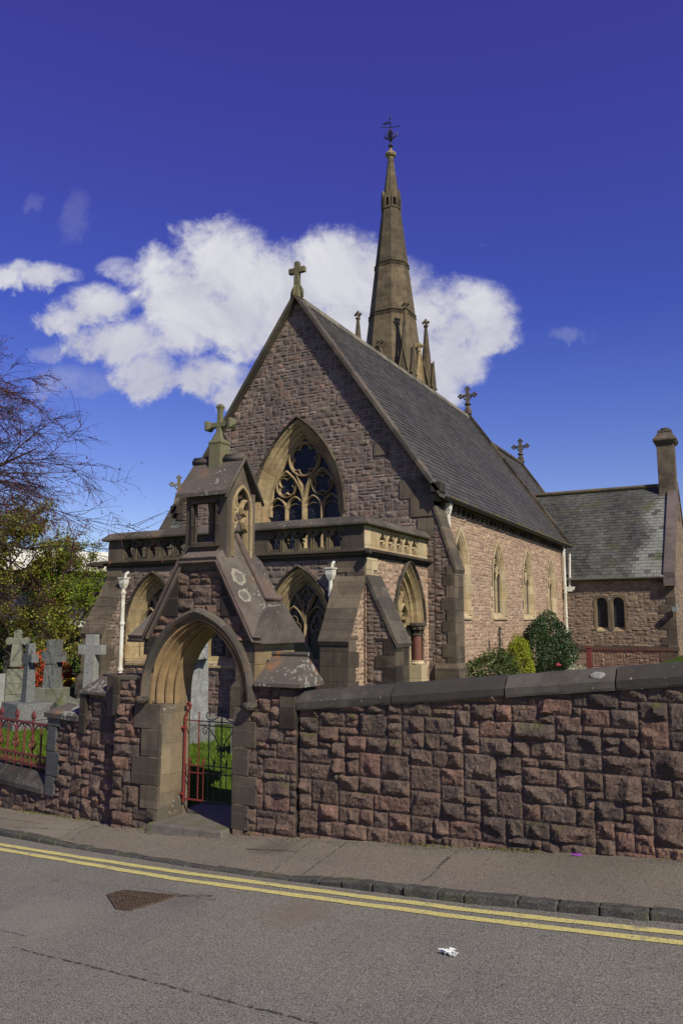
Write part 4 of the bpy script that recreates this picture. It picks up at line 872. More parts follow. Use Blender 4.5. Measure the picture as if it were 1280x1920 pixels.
finial_cross((CX,NE+.1,RZ+.2),1.15,1.35,'f').build('east_gable_cross',ASHB,ch)
m=M(); m.add([(NL,NE,-2),(NRT,NE,-2),(NRT,NE,EZ),(CX,NE,RZ),(NL,NE,EZ)],[(0,1,2,3,4)]); m.add([(NL,NY,-2),(NL,NE,-2),(NL,NE,EZ),(NL,NY,EZ)],[(0,1,2,3)]); m.build('rear_wall',RUBV,ch)
# --- chancel
C0,C1=NE,42.6; hw=3.5; cz=8.9; ce=cz-hw*1.487
m=M(); m.add([(CX+hw,C0,-2),(CX+hw,C1,-2),(CX+hw,C1,ce),(CX,C1,cz),(CX-hw,C1,ce),(CX-hw,C0,ce),(CX-hw,C0,-2),(CX+hw,C0,ce),(CX-hw,C1,-2)],[(0,1,2,7),(1,8,4,3,2),(6,5,4,8)]); m.build('chancel_wall',RUBS,ch)
m=M(); m.add([(CX+hw+.3,C0,ce-.45),(CX+hw+.3,C1,ce-.45),(CX,C1,cz),(CX,C0,cz),(CX-hw-.3,C0,ce-.45),(CX-hw-.3,C1,ce-.45)],[(0,1,2,3),(3,2,5,4)],.4)
slates(m,(CX+hw+.3,C0+.2,ce-.44),(0,C1-C0-.2,0),(-hw-.3,0,cz-ce+.46),32,.28,None,5); m.build('chancel_roof',SLN,ch)
m=M(); gable_coping(m,CX,C1-.1,3.9,cz,1.487); m.box(CX-.12,CX+.12,C0,C1,cz-.02,cz+.1); m.build('chancel_coping',ASHD,ch)
finial_cross((CX,C1+.1,cz+.2),1.2,1.5,'f').build('chancel_cross',ASHB,ch)
# --- porch
PY=15.0; PL,PR=-15.05,-7.5; PF=FP(PY); PS=FX(PR); WR,WL_,WM=-9.15,-13.45,-11.3; PZ=1.42; AY=17.35
def porch_lb(c): return [(c-1.02,c-.80,-.9,-.55),(c+.80,c+1.02,-.9,-.55),(c-.98,c-.8,-.25,.05),(c+.80,c+.98,-.25,.05)]
pa=[(c,.86,-.10,1.33,-1.0) for c in (WR,WL_,WM)]
cq=qrects(PR,-1,.8,PZ,.62,.40,.31); cql=qrects(PL,1,-2.,PZ,.55,.32,.34)
m=M(); m.ext(PF,[(PL,-2.6),(PR,-2.6),(PR,1.6),(PL,1.6)],[[(c-.84,-.95)]+arch(c,.84,-.10,1.30,10)+[(c+.84,-.95)] for c in (WR,WL_,WM)],-.45,0,.5,1)
rubble(m,PF,PL,PR,-2.1,PZ+.02,mkkeep(lambda x,z:True,cq+cql,pa),.092,.085,.038,.055,.008,0,[(3,2),(4,2),(2,2),(3,1),(2,1),(4,1),(3,3),(5,2),(3,2)],seed=71)
m.build('porch_front_wall',[RUBF,MORT],ch)
sq=qrects(PY,1,.85,PZ,.55,.34,.30)
m=M(); m.ext(PS,[(PY,-2.6),(NY,-2.6),(NY,1.6),(PY,1.6)],[[(AY-.91,-2.6+.05)]+arch(AY,.91,-.05,1.55,10)+[(AY+.91,-2.55)]],-.45,0,.5,1)
rubble(m,PS,PY,NY,-2.1,PZ+.02,mkkeep(lambda x,z:True,sq,[(AY,.93,-.05,1.6,-9)]),.092,.088,.03,.06,.006,0,[(2,2),(3,2),(4,2),(3,1),(5,2),(2,1)],seed=72)
m.build('porch_side_wall',[RUBS,MORTS],ch)
m=M(); putq(m,PF,cql,.035,.1); putq(m,PF,[(a,b-.002,c,e) for a,b,c,e in cq],.035,.1); m.build('porch_front_quoins',ASHB,ch,bevel=.004)
m=M(); putq(m,PS,[(a+.0,b,c,e) for a,b,c,e in sq],.035,.1); m.build('porch_side_quoins',ASHY,ch,bevel=.004)
def trac_p(c,fr=PF,zs=-.10,zb=-.9):
    def f(t,a,H):
        d0,d1=-.35,-.22
        bar(t,fr,[(c,zb),(c,zs+.10)],.09,d0,d1)
        Rr=(a*a+H*H)/(2*a)
        # intersecting bars springing from the mullion and jambs
        for q in (-1,1):
            pts=[(c+q*(Rr*math.cos(t_)-Rr)*-1*-1*1, zs+Rr*math.sin(t_)) for t_ in [i*.062 for i in range(14)]]
            pts=[(x,z) for x,z in pts if in_arch(x,z,c,a,zs,H)]
            bar(t,fr,pts,.065,d0,d1-.004*q)
            bar(t,fr,arch(c+q*a/2,a/2,zs-.04,.52,8),.06,d0,d1-.010-.003*q)
            bar(t,fr,foil(c+q*a*.5,zs+.06,.20,3,rad(90)),.03,d0,d1-.05,True)
        bar(t,fr,foil(c,zs+.68,.18,4,rad(0)),.03,d0,d1-.045,True)
        bar(t,fr,arch(c,a-.02,zs,H-.03,12),.08,d0,d1-.02)
        for q in (-1,1): bar(t,fr,[(c+q*(a-.02),zb),(c+q*(a-.02),zs)],.07,d0,d1-.02)
    return f
for c in (WR,WL_,WM):
    window_parts(PF,c,-.10,-.95,[(.86,1.33,.03),(.83,1.3,.03),(.80,1.265,-.03),(.77,1.23,-.045),(.75,1.205,-.12),(.71,1.16,-.14),(.68,1.13,-.21),(.64,1.08,-.24),(.62,1.061,-.28),(.62,1.061,-.38)],-.34,trac_p(c),ASHT if c==WR else ASHT,(.905,1.40,-.12,ASHD),ASHT,3,(c-.8,c+.8,-1.05,-.80,.06),porch_lb(c))
# side doorway of the porch
m=M(); surround(m,PS,AY,-.05,-.06,[(.93,1.58,.03),(.84,1.47,.03),(.82,1.44,-.02),(.78,1.38,-.08),(.74,1.33,-.08),(.72,1.30,-.18),(.67,1.22,-.2),(.64,1.18,-.32),(.62,1.15,-.45)],14,None,0,3,1)
f=m.build('doorway',ASHT,ch); f['label']='pointed side doorway of the porch with red granite shaft'
m=M(); surround(m,PS,AY,-.05,-.06,[(.95,1.62,-.02),(.955,1.625,.07),(.90,1.56,.10),(.86,1.5,.04)],14,None,0,4,1); m.build('hood_mould',ASHD,f)
for q in (1,-1):
    y=AY+q*.78
    m=M(); m.lathe((PR-.12,y,-.92),[(.12,0),(.12,.62)],14); m.build('shaft',REDCOL,f,smooth=False)
    m=M(); m.lathe((PR-.12,y,-.32),[(.13,0),(.15,.02),(.12,.05),(.14,.12),(.2,.2),(.22,.24),(.24,.25),(.24,.31),(.2,.33)],10)
    for a in range(8): p=Vector((PR-.12+.17*math.cos(a*.785),y+.17*math.sin(a*.785),-.14)); m.lathe(p,[(.01,-.05),(.05,-.02),(.05,.03),(.01,.06)],6)
    m.build('capital',ASHB,f)
    m=M(); m.lathe((PR-.12,y,-1.0),[(.19,0),(.19,.02),(.15,.05),(.16,.08)],12); m.box(PR-.33,PR+.06,y-.17,y+.17,-2.4,-1.0); m.build('base',ASHY,f,bevel=.02)
    m=M(); m.box(PR-.45,PR-.26,y-.12,y+.1 ,-2.4,-.06); m.box(PR-.26,PR-.02,*(sorted((y+q*.15,y+q*.13))),-2.4,-.06); m.build('jamb',ASHY,f)
m=M(); trac_p(AY,PS,-.02,-.05)(m,.60,1.12); m.build('tracery',ASHT,f)
m=M(); m.box(PR-1.6,PR-1.5,PY+.5,NY,-2.4,1.4); m.build('inner_wall',RUBV,f)
# porch string, parapet
m=M()
def strc(m,z0,z1,pj,x0=PL,x1=PR,y0=PY,y1=NY):
    m.box(x0-pj,x1+pj,y0-pj,y0+.05,z0,z1); m.box(x1-.05,x1+pj,y0+.051,y1,z0,z1); m.box(x0-pj,x0+.05,y0+.051,y1,z0,z1)
strc(m,1.40,1.47,.03); strc(m,1.472,1.53,.07); strc(m,1.532,1.60,.15)
m.build('string_course',ASHD,ch,bevel=.012)
m=M(); m.lathe((PR+.14,PY-.14,1.44),[(.04,-.02),(.09,.03),(.11,.09),(.08,.14)],8); m.lathe((PR+.2,PY-.2,1.46),[(.02,-.02),(.06,.03),(.05,.1)],6)
m.tube([(PL-.05,PY-.1,1.5),(PL-.3,PY-.2,1.52),(PL-.5,PY-.25,1.50)],[.09,.07,.04],7); m.split_build('gargoyle',ASHD,ch)
cop=[(.10,0),(.13,.02),(.13,.06),(.0,.2),(-.14,.24),(-.3,.16),(-.33,0)]
zc0=2.12
m=M()
def coprun(m,fr,a,b,miter0=0,miter1=0,n=6):
    for i in range(n):
        s0=a+(b-a)*i/n; s1=a+(b-a)*(i+1)/n-.004
        e0=miter0 if i==0 else 0; e1=miter1 if i==n-1 else 0
        m.rings([[F(fr,s0-e0*d,zc0+t,d) for d,t in cop],[F(fr,s1+e1*d,zc0+t,d) for d,t in cop]],True,True)
coprun(m,PF,PL,PR,1,1,8); coprun(m,PS,PY,NY-.05,1,0,4); coprun(m,FR((PL,0,0),(0,-1,0)),-NY,-PY,0,1,4)
m.build('parapet_coping',ASHG,ch)
PIER=m_ashlar('parapet_stone',(.085,.07,.055),(.20,.155,.095),.5,0,None,.1,.3)
def pierced(fr,s0,s1,n,mat,name):
    m=M(); w_=(s1-s0)/n; holes=[]
    for i in range(n):
        c=s0+w_*(i+.5); a=w_*.40
        holes.append([(c-a*.72,1.68),(c-a*.72,1.80),(c-a*1.0,1.86),(c-a*.92,1.93),(c-a*.55,1.93),(c-a*.30,2.0),(c,2.065),(c+a*.30,2.0),(c+a*.55,1.93),(c+a*.92,1.93),(c+a*1.0,1.86),(c+a*.72,1.80),(c+a*.72,1.68)][::-1])
        if i: cc=s0+w_*i; holes.append(circ(cc,2.03,.038,8))
    m.ext(fr,[(s0,1.60),(s1,1.60),(s1,zc0+.02),(s0,zc0+.02)],holes,-.18,-.02)
    for i in range(n):
        c=s0+w_*(i+.5); a=w_*.40
        for q in (-1,1): bar(m,fr,[(c+q*a*1.08,1.62),(c+q*a*1.05,1.84),(c+q*a*1.0,1.97),(c+q*a*.5,2.04),(c,2.10)],.03,-.03,.0)
        for q in (-1,1): bar(m,fr,[(c+q*a*.95,1.90),(c+q*a*.6,1.87),(c+q*a*.42,1.84)],.03,-.14,-.05)
    return m.build(name,mat,ch)
pierced(PF,-10.05,-8.02,5,PIER,'pierced_parapet'); pierced(PF,-14.55,-12.4,5,PIER,'pierced_parapet'); pierced(PS,15.72,18.02,5,ASHY,'pierced_parapet')
for a,b in ((PL,-14.55),(-12.4,-10.05),(-8.02,PR-.001)): m=M(); m.fbox(PF,a,b-.001,1.60,zc0+.02,-.30,0); m.build('parapet_block',ASHB,ch,bevel=.004)
m=M(); m.fbox(PS,PY+.301,15.72,1.60,zc0+.02,-.30,0); m.fbox(PS,PY-.001,PY+.30,1.60,zc0+.018,-.02,.001); m.fbox(PS,18.02,NY,1.60,zc0+.02,-.30,0); m.split_build('parapet_block',ASHY,ch,bevel=.004)
m=M(); m.box(PL+.02,PL+.3,PY+.3,NY,1.6,zc0); m.box(PL+.3,PR-.3,PY+.3,NY,1.45,1.55); m.build('porch_roof',ASHG,ch)
m=M(); m.box(PL,PL+.4,PY+.4,NY,-2.4,1.6); m.build('porch_north_wall',RUBV,ch)
# --- buttresses: o = corner on wall, fr faces outward
def buttress(fr,s0,s1,proj,zk,zt,zb,nm,rub,ash,slab,plinth=None,seed=1,ext_=.0):
    p=M(); side=FR(F(fr,s1,0,0),tuple(-fr[2])); other=FR(F(fr,s0,0,0),tuple(fr[2]))
    poly=[(-proj,zb),(ext_,zb),(ext_,zt),(0,zt),(-proj,zk)]
    # core as an extruded side profile
    p.ext(side,poly,(),-(s1-s0),0,.5,1)
    sl=(zt-zk)/proj
    def ok(s,z): return -proj<s<0 and z<zk+(s+proj)*sl-.02 and z>zb
    def ok2(s,z): return 0<s<proj and z<zk+(proj-s)*sl-.02 and z>zb
    q=qrects(-proj,1,zb,zk+.15,min(.42,proj*.62),min(.3,proj*.4),.30); q2=[(-b,-a,c,e) for a,b,c,e in q]
    rubble(p,side,-proj,0,zb,zt,mkkeep(ok,q),.09,.088,.035,.05,.006,0,[(2,1),(3,1),(2,2),(3,2),(2,1)],seed=seed)
    rubble(p,other,0,proj,zb,zt,mkkeep(ok2,q2),.09,.088,.035,.05,.006,0,[(2,1),(3,1),(2,2),(3,2),(2,1)],seed=seed+1)
    b=p.build(nm,[rub,MORT],ch)
    k=M(); putq(k,side,q,.03,.1); putq(k,other,q2,.03,.1)
    t=zb
    while t<zk-.02:
        hh=min(.30,zk-t); w1=(s1-s0)*R.uniform(.35,.6); k.fbox(fr,s0-.028,s0+w1,t+.003,t+hh-.003,proj-.1,proj+.032); k.fbox(fr,s0+w1+.012,s1+.028,t+.003,t+hh-.003,proj-.1,proj+.03); t+=hh
    k.build('dressed_face',ash,b,bevel=.004)
    k=M(); n=6; o_=.05
    for i in range(n):
        a,c=i/n,(i+1)/n-.004; pa=lambda t_: (proj*1.07*(1-t_)-.0, zk-.03+(zt-zk+.05)*t_)
        A,B=pa(a),pa(c); th=.09
        k.hexa([F(fr,s0-o_,A[1]-th*.2,A[0]),F(fr,s1+o_,A[1]-th*.2,A[0]),F(fr,s1+o_,B[1]-th*.2,B[0]),F(fr,s0-o_,B[1]-th*.2,B[0]),F(fr,s0-o_,A[1]+th*.8,A[0]+th*.45),F(fr,s1+o_,A[1]+th*.8,A[0]+th*.45),F(fr,s1+o_,B[1]+th*.8,B[0]+th*.45),F(fr,s0-o_,B[1]+th*.8,B[0]+th*.45)])
    k.build('weathering_slab',slab,b)
    if plinth: k=M(); k.fbox(fr,s0-.1,s1+.1,zb,plinth-.12,-.0,proj+.12); k.rings([[F(fr,s0-.1,plinth-.12,proj+.12),F(fr,s1+.1,plinth-.12,proj+.12),F(fr,s1+.1,plinth-.12,0),F(fr,s0-.1,plinth-.12,0)],[F(fr,s0-.03,plinth,proj+.03),F(fr,s1+.03,plinth,proj+.03),F(fr,s1+.03,plinth,0),F(fr,s0-.03,plinth,0)]]); k.build('plinth',ash,b)
    return b
buttress(PF,-8.16,-7.54,.72,-.42,.92,-2.4,'buttress',RUBS,ASHB,ASHB,None,101)
buttress(PS,15.04,15.68,.68,-.47,.95,-2.4,'buttress',RUBF,ASHD,ASHG,None,103)
buttress(PF,PL+.04,PL+.66,.75,-.30,1.0,-2.4,'buttress',RUBF,ASHB,ASHB,-1.25,105)
buttress(FR((PL,0,0),(0,-1,0)),-15.7,-15.04,.75,-.30,.85,-2.4,'buttress',RUBF,ASHD,ASHG,None,107)
buttress(SF,18.58,19.16,.52,1.30,2.95,-2.4,'buttress',RUBF,ASHB,ASHB,-1.0,109)
for k,s_ in enumerate((-10.52,-12.50)): buttress(PF,s_,s_+.42,.42,-.25,.45,-2.4,'buttress',RUBF,ASHB,ASHB,-1.30,111+k*2)
m=M(); m.box(-16.6,-15.1,16.2,18.6,-2.4,.78); m.box(-16.7,-15.1,16.1,18.6,.78,.86); m.build('boiler_wall',ASHB,ch)
# --- north transept
TY,TX0,TX1,tz=26,-22.2,-15.6,5.05
m=M(); te=tz-3.0*1.4; m.box(TX0,TX1,TY-3,TY+3,-2.4,te-.02); m.add([(TX0,TY-3,te),(TX0,TY+3,te),(TX0,TY,tz)],[(0,1,2)]); m.build('transept_wall',RUBV,ch)
m=M(); m.add([(TX0,TY-3.2,te-.28),(TX1,TY-3.2,te-.28),(TX1,TY,tz),(TX0,TY,tz),(TX0,TY+3.2,te-.28),(TX1,TY+3.2,te-.28)],[(0,1,2,3),(3,2,5,4)],.5)
slates(m,(TX0+.3,TY-3.2,te-.27),(TX1-TX0-.3,0,0),(0,3.2,tz-te+.29),24,.28,lambda x,h,r:r*.6,7); m.build('transept_roof',SLV,ch)
m=M()
for q in (-1,1):
    for i in range(6):
        a,b=3.3*i/6,3.3*(i+1)/6-.01; m.hexa([(TX0-.1,TY+q*a,tz-.05-a*1.4),(TX0+.35,TY+q*a,tz-.05-a*1.4),(TX0+.35,TY+q*b,tz-.05-b*1.4),(TX0-.1,TY+q*b,tz-.05-b*1.4),(TX0-.1,TY+q*a,tz+.2-a*1.4),(TX0+.35,TY+q*a,tz+.2-a*1.4),(TX0+.35,TY+q*b,tz+.2-b*1.4),(TX0-.1,TY+q*b,tz+.2-b*1.4)])
m.build('transept_coping',ASHG,ch)
m=finial_cross((TX0+.12,TY,tz+.15),1.15,1.2,'f',u=(.8,.6,0)); m.lathe((TX0+.12,TY,tz+.15),[(.22,-.1),(.16,.25),(.1,.4)],6); m.build('transept_cross',m_ashlar('pale_mossy_cross',(.26,.24,.16),(.16,.15,.1),.5,.3,None),ch)
# --- vestry wing
VY,VX0,VX1,vz,ve=33.5,-7.3,-3.0,6.14,1.88; VF=FP(VY); VRY=37.5
vsl=(vz-ve)/(VRY-VY+.15)
vq=qrects(VX1,-1,-1.75,ve-.15,.62,.34,.30)
vw=[(-5.82,.21),(-5.17,.21)]
m=M(); m.ext(VF,[(-9.0,-2.4),(VX1,-2.4),(VX1,ve),(-9.0,ve)],[[(c-.31,-.28)]+arch(c,.31,.82,.33,6)+[(c+.31,-.28)] for c,a in vw],-.4,0,.5,1)
rubble(m,VF,VX0,VX1,-2.2,ve-.1,mkkeep(lambda x,z: z>-.93 or z<-1.1,vq,[(c,.325,.80,.36,-.32) for c,a in vw]),.10,.085,.04,.08,.008,0,[(3,2),(4,2),(2,2),(3,1),(2,1),(4,1),(4,3),(5,2),(3,2)],seed=81)
VS=FX(VX1); 
def vin(s,z): return z<vz-.1-abs(s-VRY)*vsl
m.ext(VS,[(VY,-2.4),(41.5,-2.4),(41.5,ve),(VRY,vz),(VY,ve)],(),-.3,0,.5,1)
rubble(m,VS,VY,41.5,-1.8,vz,mkkeep(vin),.12,.1,.035,.12,.007,0,seed=82)
m.build('vestry_wall',[RUBV,MORT],ch)
m=M(); putq(m,VF,vq,.035,.1); m.fbox(VF,VX0,VX1+.05,-1.1,-.93,-.05,.07); m.fbox(VF,VX0,VX1,ve-.18,ve-.02,-.05,.05); m.build('vestry_dressing',ASHB,ch)
for c,a in vw:
    f=M(); surround(f,VF,c,.80,-.30,[(.325,.36,.03),(.24,.25,.03),(.21,.22,-.03),(.20,.21,-.2)],8,None,0,2,3); f=f.build('lancet_window',m_ashlar('vestry_surround',(.20,.15,.10),(.14,.11,.08),.5,0,None),ch)
    g=M(); g.ext(VF,[(c-.22,-.3)]+arch(c,.22,.8,.23,6)+[(c+.22,-.3)],(),-.18,-.16); g.build('pane',GLASS,f)
    g=M(); 
    for i in range(12): z=-.25+i*.1; g.tube([F(VF,c-.2,z,-.14),F(VF,c+.2,z,-.14)],.006,4)
    for i in range(4): g.tube([F(VF,c-.15+i*.1,-.28,-.14),F(VF,c-.15+i*.1,.95,-.14)],.006,4)
    g.build('lattice',GRAND,f)
    g=M(); g.add([F(VF,c-.22,-.34,.03),F(VF,c+.22,-.34,.03),F(VF,c+.2,-.16,-.17),F(VF,c-.2,-.16,-.17)],[(0,1,2,3)]); g.build('sill',ASHT,f)
m=M(); m.add([(-9.5,VY-.2,ve-.05),(VX1,VY-.2,ve-.05),(VX1,VRY,vz-.02),(-9.5,VRY,vz-.02),(-9.5,41.7,ve-.05),(VX1,41.7,ve-.05)],[(0,1,2,3),(3,2,5,4)],.3)
def rf2(x,h,r):
    X=-9.5+x; b=sm(-4.6,-3.9,X+ .25*math.sin(h*2)-.12*(h-2)) 
    b*= 1 if R.random()<.93 else .1
    dk=.25+.25*math.sin(X*2.1+h*.7)+.12*math.sin(X*7)
    return max(0,min(1,r*.25+dk*.35+b*.8))
slates(m,(-9.5,VY-.2,ve-.03),(VX1-.35+9.5,0,0),(0,VRY-VY+.2,vz-ve),30,.24,rf2,9); m.build('vestry_roof',SLV,ch)
m=M()
for i in range(8): m.tube([(-9.4+i*.8,VRY,vz+.06),(-9.4+i*.8+.78,VRY,vz+.06)],.10,8)
m.build('vestry_ridge',m_ashlar('vestry_ridge_stone',(.17,.145,.09),(.11,.1,.085),.5,.2,None,.2),ch)
m=M()
for q in (-1,1):
    n=5
    for i in range(n):
        a,b=4.2*i/n,4.2*(i+1)/n-.008; zz=lambda t_: vz+.12-t_*vsl
        m.hexa([(VX1-.36,VRY+q*a,zz(a)-.25),(VX1+.06,VRY+q*a,zz(a)-.25),(VX1+.06,VRY+q*b,zz(b)-.25),(VX1-.36,VRY+q*b,zz(b)-.25),(VX1-.36,VRY+q*a,zz(a)+.05),(VX1+.06,VRY+q*a,zz(a)+.05),(VX1+.06,VRY+q*b,zz(b)+.05),(VX1-.36,VRY+q*b,zz(b)+.05)])
m.box(VX1-.36,VX1+.08,VY-.32,VY-.05,ve-.42,ve-.12)
m.build('vestry_coping',m_ashlar('purple_coping',(.19,.15,.14),(.14,.11,.10),.5,0,None),ch)
m=M(); m.rings([[(x,VY-.27+math.cos(a)*.06,ve-.03-abs(math.sin(a))*.08) for a in [math.pi*j/6 for j in range(7)]] for x in (-7.2,-5.5,VX1-.3)],False,False); m.fbox(VF,-7.2,VX1-.3,ve-.05,ve-.03,.18,.22); m.build('vestry_gutter',m_plain('pale_gutter',(.30,.29,.26),.6,.3),ch)
m=M(); cx0,cx1,cy0,cy1=VX1-.72,VX1-.0,VRY-.42,VRY+.42
m.box(cx0,cx1,cy0,cy1,4.6,8.1); m.box(cx0-.03,cx1+.03,cy0-.03,cy1+.03,4.5,5.5); m.build('chimney',ASHB,ch,bevel=.01)
cc=((cx0+cx1)/2,(cy0+cy1)/2); m=M()
m.rings([[(cc[0]+a*q,cc[1]+b*q*1.15,z) for a,b in ((-1,-1),(1,-1),(1,1),(-1,1))] for z,q in ((8.05,.36),(8.08,.42),(8.2,.50),(8.28,.50),(8.34,.44),(8.5,.34),(8.6,.28),(8.62,.30),(8.70,.30),(8.72,.2))]); m.lathe((*cc,8.7),[(.2,0),(.2,.12),(.17,.14)],10); m.build('chimney_cap',ASHB,ch)
# --- tower and spire
tc_=Vector((-20.62,45.52,0)); 
m=M(); m.box(tc_.x-2,tc_.x+2,tc_.y-2,tc_.y+2,-2.4,14.9); m.build('tower',SPIRE,ch)
def oc(z,r): return [tc_+Vector((r/math.cos(math.pi/8)*math.cos(rad(22.5+45*j)),r/math.cos(math.pi/8)*math.sin(rad(22.5+45*j)),z)) for j in range(8)]
def sr(z): return 1.98-(z-15.5)*(1.98-.17)/(32.1-15.5)
m=M(); m.rings([oc(z,sr(z)) for z in (14.8,17,20.28,23.85,28.3,28.31,29.3,32.1)],True,True,None,0,1); m.build('spire',SPIRE,ch)
m=M()
for z in (20.3,23.9):
    m.rings([oc(z-.16,sr(z)+.0),oc(z-.12,sr(z)+.05),oc(z-.07,sr(z)+.05),oc(z-.05,sr(z)+.0)],True,False)
    m.rings([oc(z+.1,sr(z)+.0),oc(z+.12,sr(z)+.06),oc(z+.17,sr(z)+.05),oc(z+.19,sr(z)-.01)],True,False)
    for j in range(8):
        a=oc(z,sr(z)+.02)
        for k in range(7):
            p=a[j].lerp(a[(j+1)%8],(k+.5)/7); m.lathe(p+Vector((0,0,-.02)),[(.02,-.05),(.075,0),(.02,.06)],5)
m.build('crocket_band',SPIRE,ch)
m=M()
for j in range(8):
    an=rad(45*j); nrm=Vector((math.cos(an),math.sin(an),0)); fr=FR(tc_+nrm*(sr(28.7)+.02),(-math.sin(an),math.cos(an),0))
    fr=(fr[0],fr[1],nrm); wdt=sr(28.7)*.40
    m.ext(fr,[(-wdt,28.1),(wdt,28.1),(wdt,28.95),(0,29.5),(-wdt,28.95)],[[(-.11,28.25)]+arch(0,.11,28.68,.16,4)+[(.11,28.25)]],-.14,.10)
m.split_build('spire_light',SPIRE,ch)
m=M()
for j in range(8):
    an=rad(45*j); nrm=Vector((math.cos(an),math.sin(an),0)); fr=(tc_+nrm*(sr(28.2)+.0),Vector((-math.sin(an),math.cos(an),0)),nrm); m.fbox(fr,-.13,.13,28.2,28.9,-.06,.012)
m.split_build('spire_louvre',DARKSH,ch)
m=M(); m.lathe(tc_+Vector((0,0,32.0)),[(.2,0),(.2,.1),(.34,.2),(.4,.32),(.36,.42),(.25,.5),(.12,.55),(.10,.8)],10); m.build('spire_cap',ASHT,ch)
m=M(); c=tc_+Vector((0,0,0))
m.lathe(c+Vector((0,0,32.85)),[(.03,0),(.16,.06),(.18,.14),(.1,.22),(.05,.3)],8); m.tube([c+Vector((0,0,32.9)),c+Vector((0,0,35.0))],[.05,.022],6)
m.lathe(c+Vector((0,0,33.3)),[(.03,0),(.12,.06),(.03,.14)],8)
for k in range(8):
    a=rad(45*k+10); u_=Vector((math.cos(a),math.sin(a),0)); m.tube([c+Vector((0,0,33.4)),c+u_*.22+Vector((0,0,33.6)),c+u_*.25+Vector((0,0,33.9)),c+u_*.1+Vector((0,0,34.1)),c+Vector((0,0,34.3))],.028,5)
    if k%2==0: m.tube([c+u_*.15+Vector((0,0,33.5)),c+u_*.42+Vector((0,0,33.7)),c+u_*.5+Vector((0,0,33.95))],[.05,.06,.02],5)
for q in (-1,1): m.tube([c+Vector((0,0,34.4)),c+Vector((q*.62,q*.25,34.45))],.03,5); m.tube([c+Vector((0,0,34.4)),c+Vector((q*.2,-q*.5,34.45))],.03,5)
m.box(c.x-.55,c.x-.02,c.y-.02,c.y+.02,34.75,34.87); m.lathe(c+Vector((0,0,34.95)),[(.03,0),(.06,.06),(.05,.2),(.01,.34)],6)
m.build('weathervane',IRON,ch)
m=M()
def pinnacle(m,c,r=.50,z0=13.5,z1=20.05):
    c=Vector((c[0],c[1],0)); m.lathe(c+Vector((0,0,z0)),[(r*.95,0),(r*.95,2.2),(r*1.0,2.25),(r*.92,2.4),(.09,z1-z0)],8,rad(22.5))
    for k in range(4):
        an=rad(90*k); nrm=Vector((math.cos(an),math.sin(an),0)); fr=(c,Vector((-math.sin(an),math.cos(an),0)),nrm)
        m.ext(fr,[(-r*.62,z0+1.2),(r*.62,z0+1.2),(r*.62,z0+2.3),(0,z0+3.9),(-r*.62,z0+2.3)],(),r*.3,r*1.02)
        for q in (-1,1):
            bar(m,fr,[(q*r*.70,z0+2.2),(0,z0+4.0)],.10,r*.98,r*1.12); m.lathe(F(fr,q*r*.72,z0+2.1,r*1.05),[(.03,-.05),(.1,.02),(.1,.1),(.03,.16)],6)
    m.lathe(c+Vector((0,0,z1)),[(.08,-.1),(.17,0),(.17,.07),(.07,.13),(.06,.35)],8)
    for q in range(4): u_=Vector((math.cos(q*1.571),math.sin(q*1.571),0)); m.lathe(c+u_*.19+Vector((0,0,z1+.20)),[(.02,0),(.09,.05),(.1,.12),(.02,.2)],6)
    m.lathe(c+Vector((0,0,z1+.34)),[(.02,0),(.1,.05),(.1,.14),(.02,.24)],6)
for a,b in ((-1,-1),(1,-1),(1,1),(-1,1)):
    m=M(); pinnacle(m,(tc_.x+a*1.72,tc_.y+b*1.72)); m.build('pinnacle',SPIRE,ch)
for k in range(4):
    an=rad(90*k); nrm=Vector((math.cos(an),math.sin(an),0)); fr=(tc_,Vector((-math.sin(an),math.cos(an),0)),nrm)
    m=M(); m.ext(fr,[(-.62,13.0),(.62,13.0),(.62,14.9),(0,17.55),(-.62,14.9)],[[(-.28,13.2)]+arch(0,.28,14.9,.55,6)+[(.28,13.2)]],.6,1.95)
    for q in (-1,1): bar(m,fr,[(q*.7,14.8),(0,17.75)],.14,1.9,2.06); m.lathe(F(fr,q*.72,14.7,2.0),[(.03,-.05),(.12,.02),(.12,.12),(.03,.2)],6)
    c=F(fr,0,17.6,1.95); m.lathe(c,[(.06,0),(.14,.12),(.14,.2),(.06,.26),(.05,.45)],6)
    for q in range(4): u_=Vector((math.cos(q*1.571),math.sin(q*1.571),0)); m.lathe(c+u_*.2+Vector((0,0,.38)),[(.02,0),(.1,.05),(.1,.14),(.02,.22)],6)
    m.lathe(c+Vector((0,0,.5)),[(.02,0),(.1,.06),(.1,.14),(.02,.24)],6)
    o=m.build('lucarne',ASHT if k==0 else SPIRE,ch)
    m=M(); m.fbox(fr,-.4,.4,13,15.6,1.2,1.3); m.build('louvre',DARKSH,o)
# --- downpipes
def pipe(pts,r,hop=None,cols=(),nm='downpipe'):
    m=M(); m.tube(pts,r,10); p=Vector(pts[0]); 
    if hop: 
        m.rings([[p+Vector((a*w_,b*w_,z)) for a,b in ((-1,-1),(1,-1),(1,1),(-1,1))] for z,w_ in ((-.12,r),(-.05,.07),(.0,.085),(.12,.092),(.125,.11),(.155,.11))]); m.tube([p+Vector((0,.05,.15)),p+Vector((.02,.05,.25)),p+Vector((.02,.15,.3))],.035,8)
    for z in cols:
        q=Vector((pts[0][0],pts[0][1],z)); m.lathe(q,[(r*1.0,0),(r*1.35,.01),(r*1.35,.07),(r*1.0,.08)],10)
    return m.build(nm,WHITE,ch,smooth=False)
pipe([(-14.33,14.86,1.0),(-14.33,14.86,-1.25)],.052,True,(-.05,-1.2,.72))
pipe([(-8.27,14.86,1.05),(-8.27,14.86,-.9)],.045,True,(.55,))
